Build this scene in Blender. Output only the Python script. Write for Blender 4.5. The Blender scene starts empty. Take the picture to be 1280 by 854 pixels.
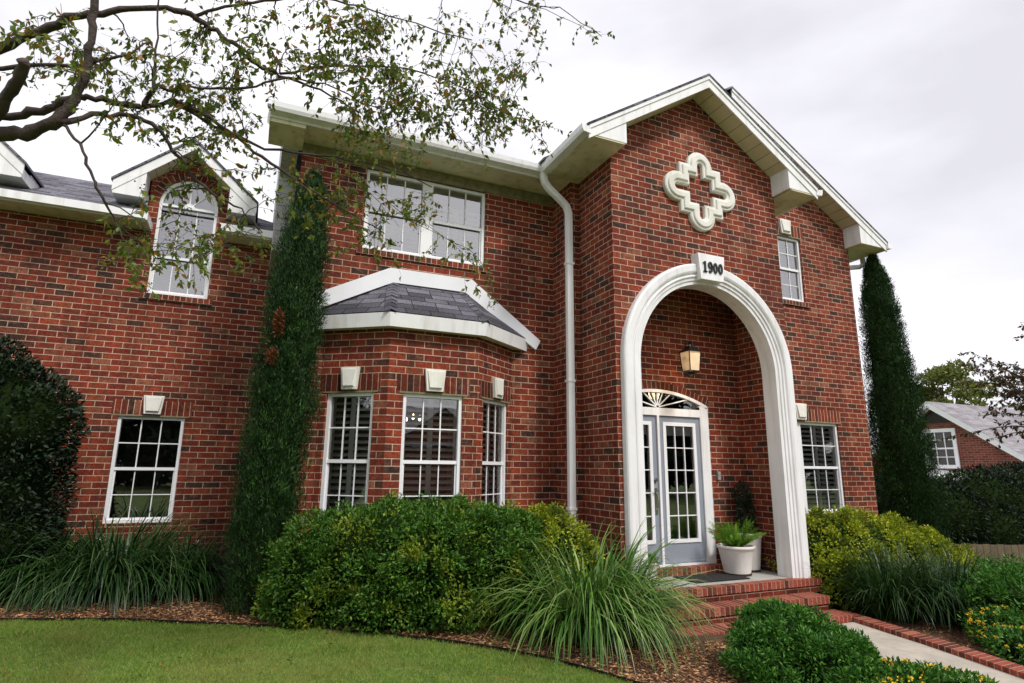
import bpy, math, random
import numpy as np
from mathutils import Vector, Matrix, noise
from mathutils.geometry import tessellate_polygon
random.seed(7); rng = np.random.default_rng(7)
sc = bpy.context.scene
COL = sc.collection
PI = math.pi

# ------------------------------------------------------------------ camera
cam = bpy.data.cameras.new('camera'); co = bpy.data.objects.new('camera', cam); COL.objects.link(co)
cam.sensor_width = 36.0; cam.lens = 733.908*36/1280; cam.clip_end = 900; cam.clip_start = 0.05
Fv = Vector((0.39626, 0.89377, 0.21013)); Rv = Vector((0.91321, -0.40736, 0.010576)); Uv = Vector((-0.09505, -0.18770, 0.97762))
m = Matrix((Rv, Uv, -Fv)).transposed().to_4x4(); m.translation = Vector((-3.94797, -5.82471, 1.60679))
co.matrix_world = m
sc.camera = co

# ------------------------------------------------------------------ world, sun, exposure
SUN_EL, SUN_AZ = math.radians(52), math.radians(163)          # azimuth from +Y towards +X
w = bpy.data.worlds.new('World'); sc.world = w; w.use_nodes = True
nt = w.node_tree; nt.nodes.clear()
def wn(t, **k):
    n = nt.nodes.new(t)
    for a, b in k.items(): setattr(n, a, b)
    return n
out = wn('ShaderNodeOutputWorld'); bg = wn('ShaderNodeBackground'); bg.inputs[1].default_value = 0.1
sky = wn('ShaderNodeTexSky', sky_type='NISHITA'); sky.sun_disc = False
sky.sun_elevation = SUN_EL; sky.sun_rotation = SUN_AZ; sky.dust_density = 3
tc = wn('ShaderNodeTexCoord')
mp = wn('ShaderNodeMapping'); mp.inputs['Scale'].default_value = (1.3, 1.3, 3.2); mp.inputs['Rotation'].default_value = (0.1, 0.2, 0.6)
no = wn('ShaderNodeTexNoise'); no.inputs['Scale'].default_value = 1.5; no.inputs['Detail'].default_value = 5; no.inputs['Roughness'].default_value = .48
cr = wn('ShaderNodeValToRGB')
cr.color_ramp.elements[0].position = .30; cr.color_ramp.elements[0].color = (5.7, 5.6, 6.05, 1)
cr.color_ramp.elements[1].position = .60; cr.color_ramp.elements[1].color = (8.4, 8.25, 8.6, 1)
e = cr.color_ramp.elements.new(.46); e.color = (7.0, 6.9, 7.3, 1)
mx = wn('ShaderNodeMix', data_type='RGBA'); mx.inputs[0].default_value = .93
nt.links.new(tc.outputs['Generated'], mp.inputs[0]); nt.links.new(mp.outputs[0], no.inputs['Vector'])
nt.links.new(no.outputs['Fac'], cr.inputs[0])
nt.links.new(sky.outputs[0], mx.inputs[6]); nt.links.new(cr.outputs[0], mx.inputs[7])
nt.links.new(mx.outputs[2], bg.inputs[0]); nt.links.new(bg.outputs[0], out.inputs[0])
sl = bpy.data.lights.new('sun', 'SUN'); sl.energy = 1.9; sl.angle = math.radians(10); sl.color = (1, .96, .9)
so = bpy.data.objects.new('sun', sl); COL.objects.link(so)
d = Vector((math.sin(SUN_AZ)*math.cos(SUN_EL), math.cos(SUN_AZ)*math.cos(SUN_EL), math.sin(SUN_EL)))
so.rotation_euler = (-d).to_track_quat('-Z', 'Y').to_euler(); so.location = (0, -20, 20)
vs = sc.view_settings; vs.view_transform = 'Standard'; vs.look = 'None'; vs.gamma = 1; vs.exposure = 0.58; vs.use_curve_mapping = False

# ------------------------------------------------------------------ materials
MAT = {}
def new_mat(name):
    mt = bpy.data.materials.new(name); mt.use_nodes = True; t = mt.node_tree
    b = t.nodes['Principled BSDF']; MAT[name] = mt
    return mt, t, b
def N(t, typ, **k):
    n = t.nodes.new(typ)
    for a, b in k.items(): setattr(n, a, b)
    return n
def setramp(n, pts):
    el = n.color_ramp.elements
    while len(el) > 1: el.remove(el[-1])
    el[0].position = pts[0][0]; el[0].color = (*pts[0][1], 1)
    for p, c in pts[1:]:
        x = el.new(p); x.color = (*c, 1)
def mixc(t, fac, a, b, blend='MIX'):
    n = N(t, 'ShaderNodeMix', data_type='RGBA', blend_type=blend)
    for k, v in ((0, fac), (6, a), (7, b)):
        if hasattr(v, 'is_linked') or isinstance(v, bpy.types.NodeSocket): t.links.new(v, n.inputs[k])
        elif k == 0: n.inputs[0].default_value = v
        else: n.inputs[k].default_value = (*v, 1)
    return n.outputs[2]
def noise_n(t, scale, detail=4, vec=None, rough=.55):
    n = N(t, 'ShaderNodeTexNoise'); n.inputs['Scale'].default_value = scale; n.inputs['Detail'].default_value = detail; n.inputs['Roughness'].default_value = rough
    if vec: t.links.new(vec, n.inputs['Vector'])
    return n
def simple(name, col, rough=.5, var=.0, vscale=6, bump=0, bscale=60, metal=0, spec=None, streak=None):
    mt, t, b = new_mat(name)
    b.inputs['Roughness'].default_value = rough; b.inputs['Metallic'].default_value = metal
    if spec is not None: b.inputs['Specular IOR Level'].default_value = spec
    tcn = N(t, 'ShaderNodeTexCoord')
    n = noise_n(t, vscale, 5, tcn.outputs['Object'])
    r = N(t, 'ShaderNodeValToRGB'); setramp(r, [(.3, tuple(c*(1-var) for c in col)), (.7, tuple(min(1, c*(1+var)) for c in col))])
    t.links.new(n.outputs['Fac'], r.inputs[0])
    c = r.outputs[0]
    if streak:
        mpn = N(t, 'ShaderNodeMapping'); mpn.inputs['Scale'].default_value = (9, 9, .8)
        t.links.new(tcn.outputs['Object'], mpn.inputs[0]); n3 = noise_n(t, 1.0, 4, mpn.outputs[0])
        r3 = N(t, 'ShaderNodeValToRGB'); setramp(r3, [(.5, (0, 0, 0)), (.75, (1, 1, 1))]); t.links.new(n3.outputs['Fac'], r3.inputs[0])
        mm = N(t, 'ShaderNodeMath', operation='MULTIPLY'); mm.inputs[1].default_value = .75; t.links.new(r3.outputs[0], mm.inputs[0])
        c = mixc(t, mm.outputs[0], c, streak)
    t.links.new(c, b.inputs['Base Color'])
    if bump:
        n2 = noise_n(t, bscale, 3, tcn.outputs['Object']); bn = N(t, 'ShaderNodeBump'); bn.inputs['Strength'].default_value = bump; bn.inputs['Distance'].default_value = .01
        t.links.new(n2.outputs['Fac'], bn.inputs['Height']); t.links.new(bn.outputs[0], b.inputs['Normal'])
    return mt
RED = [(0, (.035, .022, .019)), (.05, (.055, .026, .021)), (.12, (.10, .030, .020)), (.20, (.15, .020, .012)), (.42, (.20, .027, .013)), (.64, (.25, .036, .015)), (.84, (.31, .058, .021)), (.93, (.22, .075, .042)), (1, (.33, .125, .07))]
def brick_mat(name, bw=.213, rh=.0805, offset=.5, ramp=RED, mortar=(.60, .43, .31), msize=.0052, bump=.6, dirt=True, rough=.85, off_freq=2, mottle=False, grain=1.0):
    mt, t, b = new_mat(name); b.inputs['Roughness'].default_value = rough; b.inputs['Specular IOR Level'].default_value = .25
    uv = N(t, 'ShaderNodeUVMap'); uv.uv_map = 'UVMap'
    tcn = N(t, 'ShaderNodeTexCoord')
    # slight wobble so that joints are not ruler straight
    nw = noise_n(t, 9, 3, uv.outputs[0]); va = N(t, 'ShaderNodeVectorMath', operation='SUBTRACT'); va.inputs[1].default_value = (.5, .5, .5)
    t.links.new(nw.outputs['Color'], va.inputs[0]); vsn = N(t, 'ShaderNodeVectorMath', operation='SCALE'); vsn.inputs['Scale'].default_value = .006
    t.links.new(va.outputs[0], vsn.inputs[0]); vad = N(t, 'ShaderNodeVectorMath', operation='ADD'); t.links.new(uv.outputs[0], vad.inputs[0]); t.links.new(vsn.outputs[0], vad.inputs[1])
    bt = N(t, 'ShaderNodeTexBrick'); bt.offset = offset; bt.offset_frequency = off_freq
    bt.inputs['Color1'].default_value = (0, 0, 0, 1); bt.inputs['Color2'].default_value = (1, 1, 1, 1); bt.inputs['Mortar'].default_value = (0, 0, 0, 1)
    bt.inputs['Scale'].default_value = 1; bt.inputs['Mortar Size'].default_value = msize; bt.inputs['Mortar Smooth'].default_value = .25
    bt.inputs['Brick Width'].default_value = bw; bt.inputs['Row Height'].default_value = rh; bt.inputs['Bias'].default_value = 0
    t.links.new(vad.outputs[0], bt.inputs['Vector'])
    r = N(t, 'ShaderNodeValToRGB'); setramp(r, ramp); t.links.new(bt.outputs['Color'], r.inputs[0])
    n1 = noise_n(t, 45, 4, uv.outputs[0], .65); r1 = N(t, 'ShaderNodeValToRGB'); setramp(r1, [(.3, tuple(1-(1-q)*grain for q in (.42, .42, .45))), (.7, tuple(1+(q-1)*grain for q in (1.5, 1.42, 1.38)))]); t.links.new(n1.outputs['Fac'], r1.inputs[0])
    c = mixc(t, 1.0, r.outputs[0], r1.outputs[0], 'MULTIPLY')
    # mottled firing marks inside the bricks: brown, olive and dusty pink patches
    nf = noise_n(t, 13, 5, uv.outputs[0], .7); rf_ = N(t, 'ShaderNodeValToRGB'); setramp(rf_, [(.47, (0, 0, 0)), (.63, (.85, .85, .85))]); t.links.new(nf.outputs['Fac'], rf_.inputs[0])
    if mottle: c = mixc(t, rf_.outputs[0], c, (.085, .044, .026))
    mpf = N(t, 'ShaderNodeMapping'); mpf.inputs['Location'].default_value = (7.3, 2.1, 0); t.links.new(uv.outputs[0], mpf.inputs[0]); nf2 = noise_n(t, 16, 5, mpf.outputs[0], .7)
    rg_ = N(t, 'ShaderNodeValToRGB'); setramp(rg_, [(.52, (0, 0, 0)), (.70, (.7, .7, .7))]); t.links.new(nf2.outputs['Fac'], rg_.inputs[0])
    if mottle: c = mixc(t, rg_.outputs[0], c, (.32, .11, .065))
    nm = noise_n(t, 20, 3, uv.outputs[0]); rm = N(t, 'ShaderNodeValToRGB'); setramp(rm, [(.3, tuple(x*.75 for x in mortar)), (.7, tuple(min(1, x*1.12) for x in mortar))]); t.links.new(nm.outputs['Fac'], rm.inputs[0])
    c = mixc(t, bt.outputs['Fac'], c, rm.outputs[0])
    if dirt:
        n2 = noise_n(t, .9, 5, uv.outputs[0], .6); r2 = N(t, 'ShaderNodeValToRGB'); setramp(r2, [(.30, (.62, .60, .60)), (.48, (.95, .93, .93)), (.62, (1.05, 1.03, 1.03)), (.75, (1.30, 1.22, 1.16))]); t.links.new(n2.outputs['Fac'], r2.inputs[0])
        c = mixc(t, 1.0, c, r2.outputs[0], 'MULTIPLY')
    if mottle:      # soil splash and damp staining low on the wall, rain streaks below
        sx = N(t, 'ShaderNodeSeparateXYZ'); t.links.new(uv.outputs[0], sx.inputs[0])
        nsx = noise_n(t, 2.2, 4, uv.outputs[0]); a1 = N(t, 'ShaderNodeMath', operation='MULTIPLY_ADD'); a1.inputs[1].default_value = -1.1; t.links.new(nsx.outputs['Fac'], a1.inputs[0]); t.links.new(sx.outputs['Y'], a1.inputs[2])
        rr0 = N(t, 'ShaderNodeValToRGB'); setramp(rr0, [(0, (.62, .58, .55)), (.35, (1, 1, 1))]); t.links.new(a1.outputs[0], rr0.inputs[0]); c = mixc(t, 1.0, c, rr0.outputs[0], 'MULTIPLY')
        mps = N(t, 'ShaderNodeMapping'); mps.inputs['Scale'].default_value = (2.6, .35, 1); t.links.new(uv.outputs[0], mps.inputs[0]); ns_ = noise_n(t, 1.6, 5, mps.outputs[0], .65)
        rs_ = N(t, 'ShaderNodeValToRGB'); setramp(rs_, [(.34, (.70, .68, .68)), (.52, (1, 1, 1)), (.72, (1.12, 1.08, 1.05))]); t.links.new(ns_.outputs['Fac'], rs_.inputs[0]); c = mixc(t, 1.0, c, rs_.outputs[0], 'MULTIPLY')
    t.links.new(c, b.inputs['Base Color'])
    inv = N(t, 'ShaderNodeMath', operation='MULTIPLY_ADD'); inv.inputs[1].default_value = -1; inv.inputs[2].default_value = 1; t.links.new(bt.outputs['Fac'], inv.inputs[0])
    ad = N(t, 'ShaderNodeMath', operation='MULTIPLY_ADD'); ad.inputs[1].default_value = .35; t.links.new(n1.outputs['Fac'], ad.inputs[0]); t.links.new(inv.outputs[0], ad.inputs[2])
    bn = N(t, 'ShaderNodeBump'); bn.inputs['Strength'].default_value = bump; bn.inputs['Distance'].default_value = .006
    t.links.new(ad.outputs[0], bn.inputs['Height']); t.links.new(bn.outputs[0], b.inputs['Normal'])
    return mt
brick_mat('brick', mottle=True)
brick_mat('brick_soldier', mottle=True, bw=.215, rh=.074, offset=0)
BR2 = [(0, (.10, .03, .02)), (.3, (.22, .05, .03)), (.7, (.30, .075, .045)), (1, (.36, .13, .08))]
brick_mat('brick_step', bw=.3, rh=.072, offset=0, ramp=BR2, mortar=(.40, .30, .22))
brick_mat('brick_far', bw=.22, rh=.082, ramp=[(0, (.13, .04, .03)), (1, (.26, .07, .05))], mortar=(.34, .27, .2), bump=.1)
SH = [(0, (.06, .063, .075)), (.35, (.11, .115, .14)), (.6, (.15, .156, .19)), (.85, (.21, .218, .26)), (1, (.085, .09, .11))]
brick_mat('shingle', bw=.30, rh=.125, offset=.37, ramp=SH, mortar=(.02, .02, .022), msize=.006, bump=1.0, off_freq=3, rough=.95)
brick_mat('shingle_far', bw=.4, rh=.14, offset=.37, ramp=[(0, (.22, .22, .24)), (1, (.34, .34, .37))], mortar=(.16, .16, .17), msize=.006, bump=.3, off_freq=3)
brick_mat('soffit_panel', bw=9, rh=.20, offset=0, ramp=[(0, (.64, .59, .40)), (1, (.72, .67, .48))], mortar=(.22, .19, .12), msize=.005, bump=.4, dirt=True, rough=.6, grain=.12)  # panel colour carries the same yellow-green bounce light
brick_mat('siding', bw=30, rh=.18, offset=0, ramp=[(0, (.55, .57, .58)), (1, (.62, .63, .64))], mortar=(.3, .3, .31), msize=.006, bump=.5, rough=.6, grain=.12)
simple('white_paint', (.85, .85, .86), .35, .05, 3, .08, 30, streak=(.60, .59, .55))
simple('white_frame', (.86, .87, .89), .35, .03, 4)
simple('bounce_cream', (.70, .66, .48), .6, .14, 2.2, .05, 20, streak=(.42, .36, .16))  # yellow-green bounce light put into the cream; olive streaks are stains
simple('cast_stone', (.76, .75, .69), .7, .08, 5, .25, 90, streak=(.55, .54, .44))
simple('flashing', (.80, .81, .85), .35, .05, 3)
simple('door_paint', (.27, .30, .36), .3, .04, 3)
simple('dark_iron', (.02, .018, .016), .4, .3, 20, metal=.6)
simple('steel', (.5, .5, .5), .25, .1, 20, metal=1)
simple('black_number', (.01, .01, .012), .4)
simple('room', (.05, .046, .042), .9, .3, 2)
simple('curtain', (.42, .42, .40), .8, .1, 8)
simple('shutter', (.90, .90, .91), .5, .05, 4)
simple('lintel_iron', (.20, .18, .09), .7, .35, 12)
simple('concrete', (.42, .38, .32), .85, .16, 3.5, .25, 70, streak=(.33, .30, .25))
simple('porch_concrete', (.36, .35, .32), .8, .12, 4, .2, 70)
simple('pot_white', (.74, .72, .68), .5, .07, 8, .15, 40)
simple('pot_base', (.05, .025, .02), .8, .2, 8)
simple('soil', (.03, .02, .014), .95, .4, 30, .5, 60)
simple('mat', (.012, .012, .012), .95, .4, 60, .5, 200)
simple('bark', (.055, .036, .030), .8, .35, 14, .8, 50)
simple('bark_pale', (.24, .17, .13), .75, .35, 9, .5, 40)
simple('stem', (.06, .045, .02), .9, .3, 20)
simple('wood_fence', (.15, .11, .07), .85, .25, 5, .3, 30)
simple('pipe', (.6, .6, .57), .5, .1, 9)
simple('plastic_grey', (.3, .3, .3), .5)
simple('bush_core', (.012, .022, .006), 1, .4, 8, spec=0)  # near-black green stands for the shade between leaves
simple('petal_yellow', (.9, .62, .04), .6, .2, 50)
simple('seed', (.035, .015, .04), .6, .3, 50)
def emit(name, col, s):
    mt, t, b = new_mat(name); b.inputs['Base Color'].default_value = (*col, 1); b.inputs['Emission Color'].default_value = (*col, 1); b.inputs['Emission Strength'].default_value = s
emit('bulb', (1, .72, .38), 6.0)
def lamp_glass():
    mt, t, b = new_mat('lamp_glass')
    b.inputs['Base Color'].default_value = (.8, .62, .42, 1); b.inputs['Roughness'].default_value = .35
    g = N(t, 'ShaderNodeTexCoord'); n = noise_n(t, 9, 3, g.outputs['Object'])
    r = N(t, 'ShaderNodeValToRGB'); setramp(r, [(.35, (.34, .15, .06)), (.7, (.95, .60, .30))]); t.links.new(n.outputs['Fac'], r.inputs[0])
    t.links.new(r.outputs[0], b.inputs['Emission Color']); b.inputs['Emission Strength'].default_value = .34
lamp_glass()
def glass(name, refl=.9, tint=(.5, .52, .52), ior=2.7):
    mt = bpy.data.materials.new(name); mt.use_nodes = True; t = mt.node_tree; t.nodes.clear(); MAT[name] = mt
    o = N(t, 'ShaderNodeOutputMaterial'); tr = N(t, 'ShaderNodeBsdfTransparent'); tr.inputs[0].default_value = (*tint, 1)
    gl = N(t, 'ShaderNodeBsdfGlossy'); gl.inputs['Roughness'].default_value = .01; gl.inputs['Color'].default_value = (refl, refl, refl, 1)
    fr = N(t, 'ShaderNodeFresnel'); fr.inputs['IOR'].default_value = ior
    g = N(t, 'ShaderNodeTexCoord'); n = noise_n(t, 2.2, 2, g.outputs['Object']); bn = N(t, 'ShaderNodeBump'); bn.inputs['Strength'].default_value = .05; bn.inputs['Distance'].default_value = .02
    t.links.new(n.outputs['Fac'], bn.inputs['Height']); t.links.new(bn.outputs[0], gl.inputs['Normal'])
    ms = N(t, 'ShaderNodeMixShader'); t.links.new(fr.outputs[0], ms.inputs[0]); t.links.new(tr.outputs[0], ms.inputs[1]); t.links.new(gl.outputs[0], ms.inputs[2]); t.links.new(ms.outputs[0], o.inputs[0])
glass('glass', tint=(.97, .98, .98)); glass('glass_bright', tint=(.99, .99, .99), ior=3.6, refl=1.0); glass('glass_plain', tint=(.9, .9, .9), ior=1.5)  # second one: reflectance raised so upstairs panes mirror more sky and look brighter
def leaf_mat(name, cols, rough=.5, patch=None, pscale=1.6, pthr=(.48, .62), trans=.25):
    mt, t, b = new_mat(name); b.inputs['Roughness'].default_value = rough; b.inputs['Specular IOR Level'].default_value = .35
    g = N(t, 'ShaderNodeNewGeometry'); r = N(t, 'ShaderNodeValToRGB')
    setramp(r, [(i/(len(cols)-1) if len(cols) > 1 else 0, c) for i, c in enumerate(cols)])
    t.links.new(g.outputs['Random Per Island'], r.inputs[0]); c = r.outputs[0]
    if patch:
        tcn = N(t, 'ShaderNodeTexCoord'); n = noise_n(t, pscale, 3, tcn.outputs['Object'])
        r2 = N(t, 'ShaderNodeValToRGB'); setramp(r2, [(pthr[0], (0, 0, 0)), (pthr[1], (1, 1, 1))]); t.links.new(n.outputs['Fac'], r2.inputs[0])
        r4 = N(t, 'ShaderNodeValToRGB'); setramp(r4, [(i/(len(patch)-1), c2) for i, c2 in enumerate(patch)]); t.links.new(g.outputs['Random Per Island'], r4.inputs[0])
        c = mixc(t, r2.outputs[0], c, r4.outputs[0])
    t.links.new(c, b.inputs['Base Color'])
    if trans:
        o = t.nodes['Material Output']; tl = N(t, 'ShaderNodeBsdfTranslucent'); t.links.new(c, tl.inputs[0])
        ms = N(t, 'ShaderNodeMixShader'); ms.inputs[0].default_value = trans
        t.links.new(b.outputs[0], ms.inputs[1]); t.links.new(tl.outputs[0], ms.inputs[2]); t.links.new(ms.outputs[0], o.inputs[0])
leaf_mat('leaf_hedge', [(.025, .08, .010), (.05, .14, .015), (.08, .20, .02), (.15, .27, .025)], patch=[(.09, .19, .015), (.24, .33, .03), (.36, .38, .03)], pscale=2.4, pthr=(.54, .66))
leaf_mat('leaf_yellow', [(.30, .28, .015), (.50, .44, .02), (.66, .52, .03)], patch=[(.08, .14, .012), (.2, .24, .02)], pscale=2.6, pthr=(.5, .6))
leaf_mat('leaf_yellow_green', [(.15, .25, .012), (.34, .42, .02), (.58, .57, .04)], patch=[(.06, .11, .008), (.16, .20, .014)], pscale=3.0, pthr=(.48, .60))
leaf_mat('leaf_dark', [(.005, .013, .005), (.009, .023, .008), (.015, .036, .010)], rough=.65, patch=None, trans=.05)  # near-black greens put the left bush's shade into the leaf colour
leaf_mat('leaf_cypress', [(.006, .022, .006), (.013, .045, .010), (.032, .085, .018)], patch=[(.02, .07, .012), (.06, .15, .025)], pscale=9, pthr=(.50, .64), trans=.1)
leaf_mat('leaf_rust', [(.14, .03, .012), (.24, .06, .016), (.05, .05, .012)], trans=.1)
leaf_mat('leaf_shrub', [(.015, .07, .010), (.035, .14, .014), (.07, .22, .022), (.14, .32, .04)])
leaf_mat('leaf_fern', [(.12, .28, .02), (.2, .4, .035), (.28, .48, .05)], trans=.4)
leaf_mat('leaf_blade', [(.03, .09, .016), (.07, .17, .028), (.13, .26, .04), (.33, .42, .15)], rough=.4)
leaf_mat('leaf_blade_dark', [(.007, .028, .006), (.013, .048, .009), (.028, .08, .014), (.09, .14, .05)], rough=.4)
leaf_mat('leaf_crape', [(.06, .11, .012), (.11, .17, .018), (.17, .22, .025), (.22, .26, .03), (.07, .13, .015), (.10, .17, .02), (.34, .15, .02), (.13, .19, .022), (.08, .14, .015)], trans=.35)
leaf_mat('leaf_crape_dark', [(.03, .04, .012), (.05, .06, .015), (.12, .03, .02), (.04, .07, .015)], trans=.2)
leaf_mat('leaf_far', [(.10, .14, .03), (.16, .19, .04), (.22, .22, .05)])
leaf_mat('grass_blade', [(.11, .21, .028), (.17, .30, .04), (.25, .38, .06), (.42, .46, .13)], patch=[(.18, .25, .04), (.36, .38, .10)], pscale=1.2)
leaf_mat('chip', [(.12, .048, .02), (.25, .11, .045), (.40, .205, .095), (.58, .36, .18)], rough=.9, trans=0, patch=[(.10, .045, .02), (.30, .15, .065)], pscale=1.5)
def ground_mat():
    mt, t, b = new_mat('lawn_soil'); b.inputs['Roughness'].default_value = .95
    tcn = N(t, 'ShaderNodeTexCoord'); n = noise_n(t, 40, 6, tcn.outputs['Object'], .7); n2 = noise_n(t, 1.1, 3, tcn.outputs['Object'])
    r = N(t, 'ShaderNodeValToRGB'); setramp(r, [(.3, (.04, .07, .012)), (.55, (.11, .17, .03)), (.75, (.22, .26, .07))]); t.links.new(n.outputs['Fac'], r.inputs[0])
    r2 = N(t, 'ShaderNodeValToRGB'); setramp(r2, [(.35, (.8, .85, .8)), (.65, (1.2, 1.1, 1))]); t.links.new(n2.outputs['Fac'], r2.inputs[0])
    t.links.new(mixc(t, 1.0, r.outputs[0], r2.outputs[0], 'MULTIPLY'), b.inputs['Base Color'])
    mt, t, b = new_mat('mulch_soil'); b.inputs['Roughness'].default_value = .95
    tcn = N(t, 'ShaderNodeTexCoord'); n = noise_n(t, 60, 6, tcn.outputs['Object'], .8)
    r = N(t, 'ShaderNodeValToRGB'); setramp(r, [(.3, (.02, .01, .006)), (.5, (.09, .042, .02)), (.7, (.20, .11, .055))]); t.links.new(n.outputs['Fac'], r.inputs[0])
    t.links.new(r.outputs[0], b.inputs['Base Color'])
    bn = N(t, 'ShaderNodeBump'); bn.inputs['Strength'].default_value = 1; bn.inputs['Distance'].default_value = .02; t.links.new(n.outputs['Fac'], bn.inputs['Height']); t.links.new(bn.outputs[0], b.inputs['Normal'])
ground_mat()

# ------------------------------------------------------------------ object helpers
def tag(o, label=None, cat=None, group=None, kind=None):
    if label: o['label'] = label
    if cat: o['category'] = cat
    if group: o['group'] = group
    if kind: o['kind'] = kind
    return o
def empty(name, loc, label, cat, group=None, rz=0):
    o = bpy.data.objects.new(name, None); COL.objects.link(o); o.location = loc; o.rotation_euler = (0, 0, rz); o.empty_display_size = .1
    return tag(o, label, cat, group)
class MB:
    def __init__(s): s.v = []; s.f = []; s.uv = []; s.mi = []
    def poly(s, pts, uv=None, mi=0):
        n = len(s.v); s.v += [tuple(p) for p in pts]; s.f.append(tuple(range(n, n+len(pts))))
        if uv is None:
            p = [Vector(q) for q in pts]; nn = (p[1]-p[0]).cross(p[2]-p[1])
            a = [abs(nn.x), abs(nn.y), abs(nn.z)]; k = a.index(max(a))
            uv = [((q[1], q[2]), (q[0], q[2]), (q[0], q[1]))[k] for q in pts]
        s.uv.append(list(uv)); s.mi.append(mi)
    def box(s, x0, x1, y0, y1, z0, z1, mi=0):
        p = lambda a, b, c: (a, b, c)
        for q in ([(x0,y0,z0),(x1,y0,z0),(x1,y0,z1),(x0,y0,z1)], [(x1,y1,z0),(x0,y1,z0),(x0,y1,z1),(x1,y1,z1)],
                  [(x0,y1,z0),(x0,y0,z0),(x0,y0,z1),(x0,y1,z1)], [(x1,y0,z0),(x1,y1,z0),(x1,y1,z1),(x1,y0,z1)],
                  [(x0,y0,z1),(x1,y0,z1),(x1,y1,z1),(x0,y1,z1)], [(x0,y1,z0),(x1,y1,z0),(x1,y0,z0),(x0,y0,z0)]): s.poly(q, mi=mi)
        return s
    def hexa(s, a, b, mi=0):          # two matching polygons (rings) -> closed prism
        n = len(a); s.poly(a[::-1], mi=mi); s.poly(b, mi=mi)
        for i in range(n):
            j = (i+1) % n; s.poly([a[i], a[j], b[j], b[i]], mi=mi)
        return s
    def tube(s, pts, rad, seg=8, cap=True):
        pts = [Vector(p) for p in pts]; rings = []; up = Vector((0, 0, 1))
        prev = None
        for i, p in enumerate(pts):
            a = pts[max(0, i-1)]; b = pts[min(len(pts)-1, i+1)]; t = (b-a).normalized()
            if prev is None:
                x = t.cross(up if abs(t.z) < .9 else Vector((1, 0, 0))).normalized()
            else: x = (prev - t*prev.dot(t)).normalized()
            prev = x; y = t.cross(x); r = rad[i] if hasattr(rad, '__len__') else rad
            rings.append([p + (x*math.cos(2*PI*k/seg) + y*math.sin(2*PI*k/seg))*r for k in range(seg)])
        n = len(s.v)
        for r in rings: s.v += [tuple(q) for q in r]
        for i in range(len(rings)-1):
            for k in range(seg):
                k2 = (k+1) % seg; f = (n+i*seg+k, n+i*seg+k2, n+(i+1)*seg+k2, n+(i+1)*seg+k)
                s.f.append(f); s.uv.append([(k/seg, i), ((k+1)/seg, i), ((k+1)/seg, i+1), (k/seg, i+1)]); s.mi.append(0)
        if cap:
            s.f.append(tuple(n+k for k in range(seg))[::-1]); s.uv.append([(0, 0)]*seg); s.mi.append(0)
            m2 = n+(len(rings)-1)*seg; s.f.append(tuple(m2+k for k in range(seg))); s.uv.append([(0, 0)]*seg); s.mi.append(0)
        return s
    def lathe(s, prof, seg=24, c=(0, 0, 0)):
        n = len(s.v)
        for r, z in prof: s.v += [(c[0]+r*math.cos(2*PI*k/seg), c[1]+r*math.sin(2*PI*k/seg), c[2]+z) for k in range(seg)]
        for i in range(len(prof)-1):
            for k in range(seg):
                k2 = (k+1) % seg; s.f.append((n+i*seg+k, n+i*seg+k2, n+(i+1)*seg+k2, n+(i+1)*seg+k)); s.uv.append([(0, 0), (1, 0), (1, 1), (0, 1)]); s.mi.append(0)
        return s
    def build(s, name, mat, parent=None, smooth=False, loc=None, bevel=0):
        me = bpy.data.meshes.new(name); me.from_pydata(s.v, [], s.f)
        for mm in (mat if isinstance(mat, (list, tuple)) else [mat]): me.materials.append(MAT[mm])
        uvl = me.uv_layers.new(name='UVMap'); k = 0
        flat = [c for u in s.uv for q in u for c in q]; uvl.data.foreach_set('uv', flat)
        me.polygons.foreach_set('material_index', s.mi)
        if smooth: me.polygons.foreach_set('use_smooth', [True]*len(me.polygons))
        me.validate(); me.update()
        o = bpy.data.objects.new(name, me); COL.objects.link(o)
        if parent: o.parent = parent
        if loc: o.location = loc
        if bevel:
            import bmesh
            bm = bmesh.new(); bm.from_mesh(me); bmesh.ops.remove_doubles(bm, verts=bm.verts, dist=1e-5)
            es = [e for e in bm.edges if len(e.link_faces) == 2 and e.calc_face_angle(0) > .6]
            bmesh.ops.bevel(bm, geom=es, offset=bevel, segments=2, affect='EDGES', profile=.6)
            bm.to_mesh(me); bm.free()
        return o
def npmesh(name, V, Fc, mat, parent=None, loc=None):
    """fast mesh from arrays; Fc is (n,k) faces"""
    me = bpy.data.meshes.new(name); nf, k = Fc.shape
    me.vertices.add(len(V)); me.vertices.foreach_set('co', V.astype(np.float32).ravel())
    me.loops.add(nf*k); me.loops.foreach_set('vertex_index', Fc.astype(np.int32).ravel())
    me.polygons.add(nf); me.polygons.foreach_set('loop_start', np.arange(0, nf*k, k, dtype=np.int32))
    me.materials.append(MAT[mat]); me.update(calc_edges=True); me.validate()
    o = bpy.data.objects.new(name, me); COL.objects.link(o)
    if parent: o.parent = parent
    if loc is not None: o.location = loc
    return o
def unit(a): return a/np.maximum(np.linalg.norm(a, axis=1, keepdims=True), 1e-9)
def leaves(P, D, Nn, L, W, fold=.25):
    """diamond leaves with a crease: P base, D axis, Nn normal, L length, W width"""
    D = unit(D); S = unit(np.cross(D, Nn)); Nn = unit(np.cross(S, D)); L = L[:, None]; W = W[:, None]
    mid = P + D*L*.45
    V = np.stack([P, mid + S*W*.5 + Nn*W*fold, P + D*L - Nn*L*.12, mid - S*W*.5 + Nn*W*fold], 1).reshape(-1, 3)
    n = len(P); b = (np.arange(n)*4)[:, None]
    Fc = np.concatenate([b+np.array([[0, 1, 2]]), b+np.array([[0, 2, 3]])], 0)
    return V, Fc
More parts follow.
